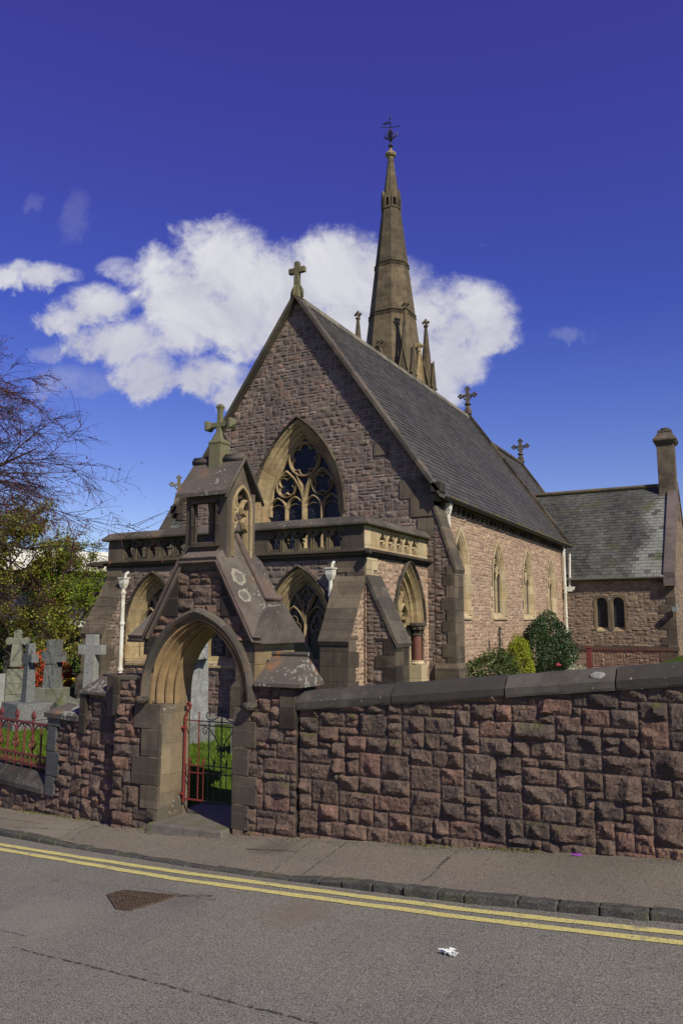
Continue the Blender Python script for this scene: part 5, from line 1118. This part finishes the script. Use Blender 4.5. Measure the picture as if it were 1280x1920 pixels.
pipe([(-7.18,19.32,3.0),(-7.18,19.32,1.2)],.06,True,())
pipe([(-7.17,33.0,3.28),(-7.17,33.0,-1.1),(-7.05,33.0,-1.25),(-7.05,33.0,-1.9)],.06,None,(3.0,1.2,0.2,-.9))
m=M(); p=Vector((-7.0,33.1,1.38)); m.rings([[p+Vector((a*w_,b*.12,z)) for a,b in ((-1,-1),(1,-1),(1,1),(-1,1))] for z,w_ in ((-.08,.1),(.0,.17),(.12,.2))]); m.build('rainwater_head',WHITE,ch)
pipe([(-7.0,33.35,2.9),(-7.05,33.35,1.5)],.05,None,())
m=M(); m.box(-3.1,-2.9,33.1,33.35,.45,.62); m.tube([(-2.95,33.45,.7),(-2.95,33.2,.6)],.03,6); m.build('floodlight',m_plain('grey_lamp_case',(.25,.28,.28),.3,.6),ch)
# ------------------------------------------------------------ vegetation helpers
def PB(x,rng,z=None):
    a=math.atan((x-640)/1465)-YAW; p=Vector((math.sin(a)*rng,math.cos(a)*rng,0)); p.z=gz(p.x,p.y) if z is None else z; return p
def leaf(m,p,s,r=None,nrm=None):
    u_=Vector((R.gauss(0,1),R.gauss(0,1),R.gauss(0,.8))).normalized(); v_=u_.cross(Vector((R.gauss(0,1),R.gauss(0,1),R.gauss(0,1)))).normalized()
    s*=R.uniform(.6,1.3); m.add([p-u_*s,p+v_*s*.45,p+u_*s,p-v_*s*.45],[(0,1,2,3)],R.random() if r is None else r)
def tree(root,h,limbs,spread,mat_b,mat_l,leafn,leafs,lev=3,r0=.18,zlow=.2,droop=.1,seed=1,name_c='crown',kids=6,tw=.012,shape=None,rr=None):
    g=random.Random(seed); st=Vector(root.location); b=M(); l=M(); tw_=M()
    top=st+Vector((0,0,h)); path=[st+Vector((g.uniform(-.1,.1)*i*.3,g.uniform(-.1,.1)*i*.3,h*i/6-.1)) for i in range(7)]
    b.tube(path,[r0*(1-.13*i) for i in range(7)],9); b.build('trunk',mat_b,root,smooth=True)
    lim=M(); tips=[]
    def grow(p,d,L,r,k):
        n=5; pts=[p.copy()]; rs=[r]; q=p.copy(); dd=d.copy()
        for i in range(n):
            dd=(dd+Vector((g.gauss(0,.16),g.gauss(0,.16),g.gauss(0,.12)-droop*(.15 if k>1 else .35)+.05*(k==0)))).normalized(); q=q+dd*L/n; pts.append(q.copy()); rs.append(r*(1-.16*(i+1)))
        (lim if k<2 else tw_).tube(pts,rs,7 if k==0 else (5 if k==1 else 3))
        if k>=lev: tips.append((pts,r)); return
        kk=kids if k<lev-1 else kids+2
        for j in range(kk):
            t=g.uniform(.2,1.); i=min(n-1,int(t*n)); pp=pts[i].lerp(pts[i+1],t*n-i)
            ax=Vector((g.gauss(0,1),g.gauss(0,1),g.gauss(0,.6))).normalized(); nd=(dd*1.05+ax*.85).normalized()
            grow(pp,nd,L*g.uniform(.4,.62),max(tw,rs[i]*.55),k+1)
    for i in range(limbs):
        a=2*math.pi*(i*.381966+g.uniform(-.05,.05)); t=zlow+(1-zlow)*(i+.5)/limbs; z=h*t; el=.15+.75*t
        d=Vector((math.cos(a)*math.cos(el),math.sin(a)*math.cos(el),math.sin(el))); L=spread*(1-.45*t*t)*g.uniform(.8,1.1)*(shape(t) if shape else 1)
        k=min(5,int(t*6)); grow(path[k].lerp(path[k+1],t*6-k),d,L*.75,r0*.45*(1-.5*t),0)
    lim.build('limbs',mat_b,root,smooth=True); 
    for j in range(len(tips)):
        pts,r=tips[j]
        for _ in range(leafn):
            i=g.randrange(1,len(pts)); p=pts[i]+Vector((g.gauss(0,.05),g.gauss(0,.05),g.gauss(0,.05))); leaf(l,p,leafs,rr(p) if rr else None)
    tw_.build('twigs',mat_b,root)
    if leafn: l.build(name_c,mat_l,root)
    print('tips',len(tips))
# beech at the left edge
p=PB(-290,26); bt=thing('beech_tree','bare purple-brown beech with drooping budding twigs reaching in from the left edge','tree',p)
tree(bt,10.8,40,9.6,BARKB,m_leaf('beech_bud',[(0,(.10,.02,.025)),(.6,(.16,.03,.03)),(1,(.25,.05,.03))],.2),2,.035,3,.34,.30,.24,seed=12,kids=7,tw=.0085,name_c='buds',shape=lambda t:1.05-.42*t)
GL=m_leaf('spring_leaf',[(0,(.12,.18,.01)),(.5,(.28,.40,.02)),(1,(.45,.55,.05))],.45); BL_=m_leaf('bronze_leaf',[(0,(.16,.10,.02)),(.4,(.30,.24,.04)),(1,(.36,.46,.05))],.45)
p=PB(15,27); t1=thing('bronze_tree','small bushy tree in bronze-brown young leaf behind the graves','tree',p); tree(t1,4.8,20,3.1,BARK,BL_,14,.05,2,.12,.15,.0,seed=5,kids=9,tw=.007,rr=lambda p:R.random())
p=PB(122,28); t2=thing('green_tree','small spreading tree in fresh green leaf beside the porch','tree',p); tree(t2,4.0,20,2.6,BARK,GL,11,.046,2,.10,.12,.0,seed=9,kids=9,tw=.007)
# shrubs
def bush(name,label,c,rx,ry,rz_,n,ls,mat,core=True,flat=.0,group=None,seed=1,top=1.,box=0,sprig=22):
    g=random.Random(seed); th=thing(name,label,'bush',(c[0],c[1],c[2]-rz_),group)
    m=M(); ph=[g.uniform(0,6) for _ in range(6)]
    def lump(d): return 1+.13*math.sin(3*d.x*2+ph[0])+.08*math.sin(5*d.y+ph[1])+.09*math.sin(6*d.z+ph[2])+.05*math.sin(11*d.x+ph[3])*math.sin(9*d.z)
    for i in range(n):
        d=Vector((g.gauss(0,1),g.gauss(0,1),g.gauss(0,1))).normalized(); k=lump(d)*(g.uniform(.55,1.0)**.45)
        if box: k/=(abs(d.x)**box+abs(d.y)**box+abs(d.z)**box)**(1/box)
        z=d.z*rz_*k; 
        leaf(m,Vector((c[0]+d.x*rx*k,c[1]+d.y*ry*k,c[2]+z)),ls,g.random())
    for i in range(sprig):
        d=Vector((g.gauss(0,1),g.gauss(0,1),abs(g.gauss(0,1)))).normalized(); L=g.uniform(1.08,1.32)
        for j in range(22): q=.85+(L-.85)*j/22; leaf(m,Vector((c[0]+d.x*rx*q+g.gauss(0,.025),c[1]+d.y*ry*q+g.gauss(0,.025),c[2]+d.z*rz_*q+g.gauss(0,.025))),ls,g.random())
    m.build('foliage',mat,th)
    m=M(); b=M()
    for i in range(7): a=g.uniform(0,6.3); b.tube([Vector((c[0],c[1],c[2]-rz_*1.15)),Vector((c[0]+math.cos(a)*rx*.5,c[1]+math.sin(a)*ry*.5,c[2]+rz_*.3))],[.03,.012],5)
    b.build('stem',BARK,th); return th
CAM=m_leaf('camellia_leaf',[(0,(.012,.03,.008)),(.7,(.03,.065,.015)),(1,(.08,.13,.04))],.05); CAM.node_tree.nodes['Principled BSDF'].inputs['Roughness'].default_value=.42
CYP=m_leaf('golden_cypress_leaf',[(0,(.14,.17,.01)),(.5,(.27,.32,.015)),(1,(.40,.45,.03))],.3)
MIXL=m_leaf('loose_shrub_leaf',[(0,(.03,.06,.015)),(.4,(.07,.12,.02)),(.7,(.10,.09,.03)),(1,(.14,.20,.03))],.25)
DK=m_leaf('dark_hedge_leaf',[(0,(.02,.035,.01)),(.6,(.04,.07,.015)),(1,(.09,.13,.02))],.15)
bush('loose_shrub','low loose olive-green shrub nearest the big buttress against the pink wall',(-6.3,20.1,-1.33),.55,1.15,.60,3800,.04,MIXL,seed=2,sprig=60)
bush('golden_conifer','columnar yellow-green conifer between the loose shrub and the big camellia',(-6.4,23.0,-1.25),.32,.62,.72,6000,.035,CYP,seed=3,box=5,sprig=8)
bush('camellia','large rounded dark glossy camellia under the third and fourth nave windows',(-6.3,25.9,-.85),.75,1.5,1.0,13000,.042,CAM,seed=4,box=2.5,sprig=5)
bush('golden_conifer','slim yellow-green conifer tip peeping from behind the dark camellia',(-6.8,27.3,-.85),.2,.25,1.12,1800,.04,CYP,seed=5)
bush('small_shrub','small mid-green shrub squeezed between the camellia and the white corner downpipe',(-6.5,28.5,-1.35),.4,.6,.5,1500,.045,MIXL,seed=6)
bush('pale_flower_clump','low cream-flowered clump at the foot of the white corner downpipe',(-6.1,28.6,-1.72),.45,.9,.22,900,.04,m_leaf('pale_flower',[(0,(.3,.32,.15)),(1,(.6,.6,.45))],.2),seed=7)
th=thing('climber_pole','thin dark climber-covered pole on the pink nave wall','pole',(-6.9,22.7,-1.9)); m=M(); m.tube([(-6.9,22.7,-1.9),(-6.92,22.72,-1.2),(-6.9,22.7,-.15)],[.05,.04,.03],6)
for i in range(260): leaf(m,Vector((-6.88+R.gauss(0,.05),22.7+R.gauss(0,.09),R.uniform(-1.9,-.1))),.035)
m.build('stem',m_plain('climber_bark',(.10,.09,.08),.9,.1,0,.5,20),th)
m=M(); 
for i in range(14): leaf(m,Vector((-5.65+R.gauss(0,.03),24.6+R.gauss(0,.04),-1.28+R.gauss(0,.03))),.05)
tag(m.build('camellia_flower',m_plain('pink_petal',(.6,.08,.12),.6,.3)),'single pink flower at the lower front of the camellia','flower')
# hedge and planting on the left
bush('dark_hedge','dark evergreen hedge behind the graves at the left edge',PB(-10,34)+Vector((0,0,1.1)),3.6,1.5,1.4,9000,.09,DK,seed=11)
bush('dark_shrub','dark shrub under the green tree near the porch corner',PB(122,31)+Vector((0,0,.9)),1.6,1.2,1.1,5000,.07,DK,seed=12)
AZ=m_leaf('azalea_flower',[(0,(.03,.06,.01)),(.3,(.06,.08,.02)),(.36,(.55,.05,.02)),(1,(.75,.10,.04))],.1)
bush('red_azalea','red-flowered azalea bush between the speckled granite crosses',PB(78,25)+Vector((0,0,.65)),.75,.6,.62,3500,.04,AZ,seed=13)
bush('red_azalea','small red azalea to the right of the rough-hewn cross',PB(115,25.5)+Vector((0,0,.5)),.42,.4,.45,1400,.04,AZ,seed=14)
p=PB(95,27); th=thing('ornamental_grass','tall straw-coloured ornamental grass rising behind the speckled crosses','grass',p); m=M()
for i in range(170):
    a=R.uniform(0,6.3); q=p+Vector((math.cos(a)*R.random()*.4,math.sin(a)*R.random()*.4,0)); h=R.uniform(1.3,2.35); l_=Vector((R.gauss(0,.25),R.gauss(0,.25),0))
    m.add([q+Vector((-.012,-.008,0)),q+Vector((.012,.008,0)),q+l_*.5+Vector((.01,0,h*.6)),q+l_*.5+Vector((-.01,0,h*.6)),q+l_*1.3+Vector((0,0,h))],[(0,1,2,3),(3,2,4)])
m.build('blades',m_plain('straw',(.42,.34,.15),.8,.2,0,.3,10),th)
m=M(); mf=M()
for i in range(60):
    q=PB(R.uniform(116,156),R.uniform(25.5,27.5)); h=R.uniform(.28,.42)
    for k in range(4): d=Vector((R.gauss(0,.05),R.gauss(0,.05),0)); m.add([q+Vector((-.012,0,0)),q+Vector((.012,0,0)),q+d+Vector((0,0,h))],[(0,1,2)],0)
    for k in range(5): leaf(m,q+Vector((R.gauss(0,.02),R.gauss(0,.02),h+.03)),.04,1)
tag(m.build('daffodils',m_leaf('daffodil',[(0,(.05,.10,.02)),(.5,(.05,.10,.02)),(.55,(.8,.62,.03)),(1,(.8,.62,.03))],.1)),kind='stuff')
# grass blades where the lawn shows
m=M(); gr=random.Random(3)
for i in range(60000):
    x=gr.uniform(-19,-5); y=wy(x)+.9+gr.random()**1.6*11
    if y>13.2 or (abs(x-GX)<.8 and y<9.0): continue
    z=gz(x,y); h=gr.uniform(.03,.085); a=gr.uniform(0,6.3); w_=.010; l_=(gr.gauss(0,.02),gr.gauss(0,.02))
    m.v+= [(x-w_*math.cos(a),y-w_*math.sin(a),z-.01),(x+w_*math.cos(a),y+w_*math.sin(a),z-.01),(x+l_[0],y+l_[1],z+h)]; k=len(m.v); m.f.append([k-3,k-2,k-1]); m.mi.append(0); m.r.append(gr.random())
tag(m.build('grass',m_leaf('grass_blade',[(0,(.05,.10,.008)),(.6,(.12,.20,.015)),(1,(.22,.30,.03))],.35)),kind='stuff')
m=M()
for i in range(2600):
    x=gr.uniform(-4.9,4) if gr.random()<.75 else gr.uniform(-10,-6.6); 
    if math.sin(x*5.3)+math.sin(x*2.1+1)<gr.uniform(-.6,1.4): continue
    y=(7.43 if x>-6 else wy(x))-abs(gr.gauss(0,.035))+.0; z=rz(x)-.012; h=gr.uniform(.008,.035); a=gr.uniform(0,6.3)
    m.add([(x-.008*math.cos(a),y-.008*math.sin(a),z),(x+.008*math.cos(a),y+.008*math.sin(a),z),(x+gr.gauss(0,.012),y+gr.gauss(0,.012),z+h)],[(0,1,2)],gr.random())
tag(m.build('weeds',m_leaf('weed_leaf',[(0,(.08,.09,.01)),(1,(.20,.20,.04))],.3)),kind='stuff')
m=M()
for i in range(5000):
    x=gr.uniform(-10,4); y=(7.40 if x>-6 else wy(x)-.04)-abs(gr.gauss(0,.09)); z=rz(x)-.010; s_=gr.uniform(.003,.009)
    m.add([(x-s_,y,z),(x+s_,y-s_*.5,z),(x,y+s_,z+s_*.3),(x,y,z+s_*1.4)],[(0,1,3),(1,2,3),(2,0,3)],gr.random())
tag(m.build('grit',m_plain('grit',(.38,.32,.26),.9,.1,0,.8,90)),kind='stuff')
m=M()
for i in range(4000):
    x=gr.uniform(-9,3); y=ky(x)-.02-abs(gr.gauss(0,.05)); z=rdz(x)+.001; s_=gr.uniform(.002,.006)
    m.add([(x-s_,y,z),(x+s_,y-s_*.5,z),(x,y+s_,z+s_*.3),(x,y,z+s_*1.4)],[(0,1,3),(1,2,3),(2,0,3)],gr.random())
for i in range(900):
    x=gr.uniform(-8,2); y=gr.uniform(3,5.6); z=rdz(x)-.25*(ky(x)+.01-y)/(ky(x)+25.01)+.001; s_=gr.uniform(.002,.0055)
    m.add([(x-s_,y,z),(x+s_,y-s_*.5,z),(x,y+s_,z+s_*.3),(x,y,z+s_*1.4)],[(0,1,3),(1,2,3),(2,0,3)],gr.random())
tag(m.build('road_grit',bpy.data.materials['grit']),kind='stuff')
# paths
def sheet(name,mat,x0,x1,fy0,fy1,dz_,n=20,k=3):
    m=M()
    for i in range(n+1):
        x=x0+(x1-x0)*i/n
        for j in range(k+1): y=fy0(x)+(fy1(x)-fy0(x))*j/k; m.v.append((x,y,gz(x,y)+dz_))
    for i in range(n):
        for j in range(k): a=i*(k+1)+j; m.f.append([a,a+k+1,a+k+2,a+1]); m.mi.append(0); m.r.append(.5)
    tag(m.build(name,mat,smooth=True),kind='structure')
PATHM=m_granite('gravel_path',(.30,.27,.23),(.16,.145,.125))
sheet('path',PATHM,-21,-7.0,lambda x:13.5,lambda x:14.95,.02)
sheet('path',PATHM,-7.2,-4.3,lambda x:21,lambda x:33.4,.02,20,20)
# ------------------------------------------------------------ graves
def U2(a): return Vector((math.cos(rad(a)),math.sin(rad(a)),0))
def blockv(m,c,u,a0,a1,b,z0,z1,tw=1.,r=None):
    v=Vector((-u.y,u.x,0)); mid=(a0+a1)/2; A0,A1=mid+(a0-mid)*tw,mid+(a1-mid)*tw
    m.hexa([c+u*a0-v*b+Vector((0,0,z0)),c+u*a1-v*b+Vector((0,0,z0)),c+u*a1+v*b+Vector((0,0,z0)),c+u*a0+v*b+Vector((0,0,z0)),c+u*A0-v*b*tw+Vector((0,0,z1)),c+u*A1-v*b*tw+Vector((0,0,z1)),c+u*A1+v*b*tw+Vector((0,0,z1)),c+u*A0+v*b*tw+Vector((0,0,z1))],r)
def rough_up(o,s,lev=2,st=.03,size=.12):
    md=o.modifiers.new('subdiv','SUBSURF'); md.subdivision_type='SIMPLE'; md.levels=md.render_levels=lev
    t=bpy.data.textures.new('rock','CLOUDS'); t.noise_scale=size; t.noise_depth=3; d=o.modifiers.new('rock','DISPLACE'); d.texture=t; d.strength=st; d.texture_coords='GLOBAL'
th=thing('celtic_cross_grave','speckled grey granite celtic cross with ring on a square stepped plinth left of the pier','gravestone',(-13.75,11.59,-2.15),'gravestones in the churchyard'); c=Vector((-13.75,11.59,-2.15)); u=U2(-20)
m=M(); blockv(m,c,u,-.62,.62,.5,-.1,.16); blockv(m,c,u,-.50,.50,.40,.162,.5,.93); m.build('plinth',GRAN,th,bevel=.015)
m=M(); blockv(m,c,u,-.15,.15,.10,.5,1.25,.8); blockv(m,c,u,-.10,.10,.08,1.25,1.72); blockv(m,c,u,-.30,-.10,.078,1.32,1.49); blockv(m,c,u,.10,.30,.078,1.32,1.49)
m.build('cross',GRAN,th,bevel=.012); m=M(); m.tube([c+u*(.20*math.cos(a*.3307))+Vector((0,0,1.405+.20*math.sin(a*.3307))) for a in range(19)],.045,4,closed=True); m.build('ring',GRAN,th)
th=thing('cross_grave','tall pale greenish rounded cross on a stepped pyramid base at the far left','gravestone',(-18.3,14.5,-2.15),'gravestones in the churchyard'); c=Vector((-18.2,14.9,-2.15)); u=U2(40)
m=M(); blockv(m,c,u,-.52,.52,.45,-.1,.22,.97); blockv(m,c,u,-.38,.38,.34,.22,.5,.93); blockv(m,c,u,-.26,.26,.24,.5,.9,.85); m.build('stepped_base',GRANP,th,bevel=.02)
m=M(); blockv(m,c,u,-.17,.17,.12,.95,1.6,.75); blockv(m,c,u,-.12,.12,.10,1.6,1.95,.8); blockv(m,c,u,-.21,.21,.10,1.58,1.72)
for a,z in ((-.21,1.65),(.21,1.65),(0,1.86)):
    v=Vector((-u.y,u.x,0)); q=c+u*a+Vector((0,0,z)); m.rings([[q+v*d+u*(.11*math.cos(t_*.785))+Vector((0,0,.11*math.sin(t_*.785))) for t_ in range(8)] for d in (-.09,.09)])
o=m.build('cross',GRANP,th,bevel=.01); rough_up(o,1,1,.03)
th=thing('rough_cross_grave','rough-hewn speckled granite cross standing right of the red azalea','gravestone',(-16.2,14.4,-2.15),'gravestones in the churchyard'); c=Vector((-16.25,14.45,-2.15)); u=U2(10)
m=M(); blockv(m,c,u,-.24,.24,.15,0,1.1,.75); blockv(m,c,u,-.17,.17,.13,1.1,1.72,.9); blockv(m,c,u,-.30,.30,.125,1.16,1.42); o=m.build('cross',GRAN,th); rough_up(o,1,2,.09,.15)
m=M(); blockv(m,c,u,-.45,.45,.3,-.1,.5,.95); m.build('base',GRANP,th,bevel=.015)
th=thing('rock_base_grave','low mossy mound of rough boulders in front of the rough-hewn cross','gravestone',(-12.9,11.6,-2.15),'gravestones in the churchyard')
for i,(dx,dy,s_) in enumerate(((0,0,.34),(.32,.1,.26),(-.3,.12,.28),(.05,.25,.3))):
    m=M(); c=Vector((-12.75+dx,11.75+dy,-2.1)); m.lathe(c,[(s_,0),(s_*1.05,s_*.7),(s_*.8,s_*1.4),(s_*.3,s_*1.75)],8,R.random()); o=m.build('boulder',m_granite('mossy_boulder',(.2,.19,.16),(.08,.08,.06),.7) if i==0 else bpy.data.materials['mossy_boulder'],th); rough_up(o,1,2,.12,.2)
th=thing('white_cross_grave','smooth pale latin cross beside the porch buttress','gravestone',(-13.5,13.3,-2.15),'gravestones in the churchyard'); c=Vector((-13.62,13.2,-2.1)); u=U2(8)
m=M(); blockv(m,c,u,-.155,.155,.09,.25,1.84,.88); o=m.build('shaft',CONC,th,bevel=.008); m=M(); blockv(m,c,u,-.33,-.14,.085,1.38,1.60); blockv(m,c,u,.14,.33,.085,1.38,1.60); m.build('arms',CONC,th,bevel=.008); m=M(); blockv(m,c,u,-.3,.3,.22,-.1,.26); m.build('base',GRAND,th,bevel=.01)
th=thing('granite_cross_grave','tall rough pale granite cross seen through the archway','gravestone',(-8.75,11,-2.1),'gravestones in the churchyard'); c=Vector((-8.78,11.05,-2.12)); u=U2(-50)
m=M(); blockv(m,c,u,-.17,.17,.16,.42,1.5,.85); blockv(m,c,u,-.14,.14,.13,1.5,2.05,.9); blockv(m,c,u,-.34,.34,.12,1.50,1.74); o=m.build('cross',GRANL,th); rough_up(o,1,3,.07,.09)
m=M(); blockv(m,c,u,-.33,.33,.28,-.1,.45,.95); m.build('base',GRAN,th,bevel=.015)
th=thing('kerb_stone_grave','short rough grey headstone behind the right bars of the iron gate','gravestone',(-7.2,10.1,-2),'gravestones in the churchyard'); c=Vector((-7.2,10.15,-2.0)); m=M(); blockv(m,c,U2(5),-.17,.17,.08,-.1,.5,.95); o=m.build('stone',GRAN,th); rough_up(o,1,2,.05,.1)
th=thing('black_headstone','polished black granite headstone with shouldered top before the porch window','gravestone',(-9.3,14.2,-2.1),'gravestones in the churchyard'); c=Vector((-8.35,13.9,0)); fr=(Vector((-8.42,13.6,0)),U2(15),U2(-75))
m=M(); m.ext(fr,[(-.36,-2.05),(.36,-2.05),(.36,-.62),(.30,-.50),(.20,-.36),(.05,-.28),(-.12,-.30),(-.26,-.40),(-.36,-.62)],(),-.12,0); m.build('headstone',BLK,th,bevel=.015); m=M(); m.fbox(fr,-.5,.5,-2.25,-2.0,-.25,.12); m.build('base',GRAND,th)
th=thing('small_cross_grave','pale grey slab headstone cut off by the left edge of the view','gravestone',(-18.6,14.2,-2.15),'gravestones in the churchyard'); c=PB(-8,20.5); m=M(); blockv(m,c,U2(45),-.3,.3,.09,-.1,.95); blockv(m,c,U2(45),-.42,.42,.22,-.1,.2); m.build('slab',CONC,th,bevel=.01)
# ------------------------------------------------------------ red railing and post by the vestry
th=thing('area_railing','low dusky red railing with a solid end post in front of the vestry','railing',(-5,31.4,-1.75)); m=M()
for z in (-1.02,-1.68): m.box(-5.95,-3.0,31.44,31.47,z,z+.03)
x=-5.9
while x<-3: m.tube([(x,31.455,-1.75),(x,31.455,-.93)],.015,4); x+=.115
m.build('bars',RED,th); m=M(); m.box(-6.12,-5.93,31.38,31.52,-1.8,-.98); m.box(-6.14,-5.91,31.36,31.54,-.98,-.92); m.build('post',RED,th,bevel=.01)
# ------------------------------------------------------------ background building
th=thing('office_building','long modern building with white roof fascia and dark glazing beyond the churchyard','building',(-36,31.8,-2.2)); o_=PB(100,52,0); u=Vector((.663,.749,0)); fr=FR(o_,u)
m=M(); m.fbox(fr,-22,9.6,-3,3.6,-12,-.2); m.build('wall',m_plain('slate_blue_cladding',(.045,.05,.075),.6,.4,0,.3,.6),th)
m=M()
n=24
for i in range(n):
    s0,s1=-22+31.8*i/n,-22+31.8*(i+1)/n; zt=lambda s:4.75-.0016*(s+8)**2; 
    v=[F(fr,s0,3.25,.3),F(fr,s1,3.25,.3),F(fr,s1,zt(s1),-.6),F(fr,s0,zt(s0),-.6),F(fr,s0,zt(s0)+.3,-9),F(fr,s1,zt(s1)+.3,-9)]; m.add(v,[(0,1,2,3),(3,2,5,4)],.5)
m.build('roof_fascia',WHITE,th)
for i in range(13):
    for z0,z1 in ((1.2,2.9),(-1.9,-.5)):
        m=M(); m.fbox(fr,-21+i*2.35,-19.3+i*2.35,z0,z1,-.19,-.15); f=m.build('window',m_plain('office_glass',(.02,.025,.04),.1,.6,0,.2,2) if not bpy.data.materials.get('office_glass') else bpy.data.materials['office_glass'],th)
m=M(); m.fbox(fr,-22,8.6,-.25,.12,-.1,.9); m.build('canopy',WHITE,th)
for s_ in (-5.6,-.6,4.9):
    m=M(); m.fbox(fr,s_,s_+.8,1.0,3.1,-.15,-.05); m.build('white_panel',WHITE,th)
th=thing('boundary_hoarding','dark iron fence along the far side of the churchyard','fence',PB(40,36)); fr=FR(PB(60,37,0),u); m=M()
for i in range(70): m.fbox(fr,-9+i*.2,-8.97+i*.2,-2.2,-.5,0,.03)
m.fbox(fr,-9,5,-.6,-.55,-.01,.04); m.fbox(fr,-9,5,-2,-1.95,-.01,.04); m.build('bars',IRON,th)
# ------------------------------------------------------------ street details
def zr_(x,y): return rdz(x)-.25*(ky(x)+.01-y)/(ky(x)+25.01)
th=thing('drain_cover','rusty brown lattice drain cover partly overlapped by tarmac below the yellow lines','drain cover',(-5,5.4,-2.38)); 
poly=[(-5.32,5.47),(-5.26,5.60),(-4.66,5.62),(-4.72,5.40),(-4.80,5.20),(-4.95,5.20)]
from mathutils.geometry import intersect_line_line_2d
RUST=m_plain('rusty_iron',(.12,.085,.06),.75,.3,0,.8,30,(.06,.035,.02))
def inpoly(x,y):
    c=False
    for i in range(len(poly)):
        (x1,y1),(x2,y2)=poly[i],poly[i-1]
        if (y1>y)!=(y2>y) and x<(x2-x1)*(y-y1)/(y2-y1)+x1: c=not c
    return c
m=M()
for i in range(16):
    x=-5.32+i*.045; ys=[y/200 for y in range(1030,1130) if inpoly(x,y/200)]
    if len(ys)>1: m.hexa([(x-.007,ys[0],zr_(x,ys[0])+.001),(x+.007,ys[0],zr_(x,ys[0])+.001),(x+.007,ys[-1],zr_(x,ys[-1])+.001),(x-.007,ys[-1],zr_(x,ys[-1])+.001),(x-.007,ys[0],zr_(x,ys[0])+.012),(x+.007,ys[0],zr_(x,ys[0])+.012),(x+.007,ys[-1],zr_(x,ys[-1])+.012),(x-.007,ys[-1],zr_(x,ys[-1])+.012)])
for i in range(11):
    y=5.21+i*.04; xs_=[x/200 for x in range(-1070,-920) if inpoly(x/200,y)]
    if len(xs_)>1:
        a,b=xs_[0],xs_[-1]; m.hexa([(a,y-.006,zr_(a,y)+.002),(b,y-.006,zr_(b,y)+.002),(b,y+.006,zr_(b,y)+.002),(a,y+.006,zr_(a,y)+.002),(a,y-.006,zr_(a,y)+.0135),(b,y-.006,zr_(b,y)+.0135),(b,y+.006,zr_(b,y)+.0135),(a,y+.006,zr_(a,y)+.0135)])
m.build('lattice',RUST,th)
m=M(); m.tube([(x,y,zr_(x,y)+.006) for x,y in poly],.011,4,closed=True); m.build('frame',RUST,th)
m=M(); m.add([(x,y,zr_(x,y)+.0015) for x,y in poly],[tuple(range(len(poly)))]); m.build('pit',DARKSH,th)
m=M(); c=(-1.94,5.14)
for i in range(26):
    a=R.uniform(0,6.3); d=R.uniform(0,.05); p_=[(c[0]+math.cos(a)*d*1.3+R.gauss(0,.022),c[1]+math.sin(a)*d*.8+R.gauss(0,.016),zr_(*c)+R.uniform(.006,.035)) for _ in range(4)]; m.add(p_,[(0,1,2,3)])
tag(m.build('crumpled_tissue',m_plain('tissue',(.85,.84,.84),.9,.1,0,.1)),'crumpled white tissue lying on the road below the yellow lines','litter')
m=M(); m.add([(-1.64,7.35,rz(-1.6)+.0),(-1.57,7.35,rz(-1.6)+.004),(-1.58,7.37,rz(-1.6)+.016),(-1.63,7.37,rz(-1.6)+.01)],[(0,1,2,3)]); m.add([(-1.59,7.34,rz(-1.6)+.0),(-1.53,7.36,rz(-1.6)+.01),(-1.57,7.36,rz(-1.6)+.02)],[(0,1,2)])
tag(m.build('sweet_wrapper',m_plain('purple_foil',(.30,.05,.42),.4,.5,0,.2)),'small purple wrapper at the foot of the boundary wall','litter')

for o in bpy.data.objects:
    if o.get('category')=='bush':
        n=o.name.split('.')[0]
        if n in('golden_conifer','red_azalea'): o['group']={'golden_conifer':'golden conifers by the nave wall','red_azalea':'red azaleas among the graves'}[n]
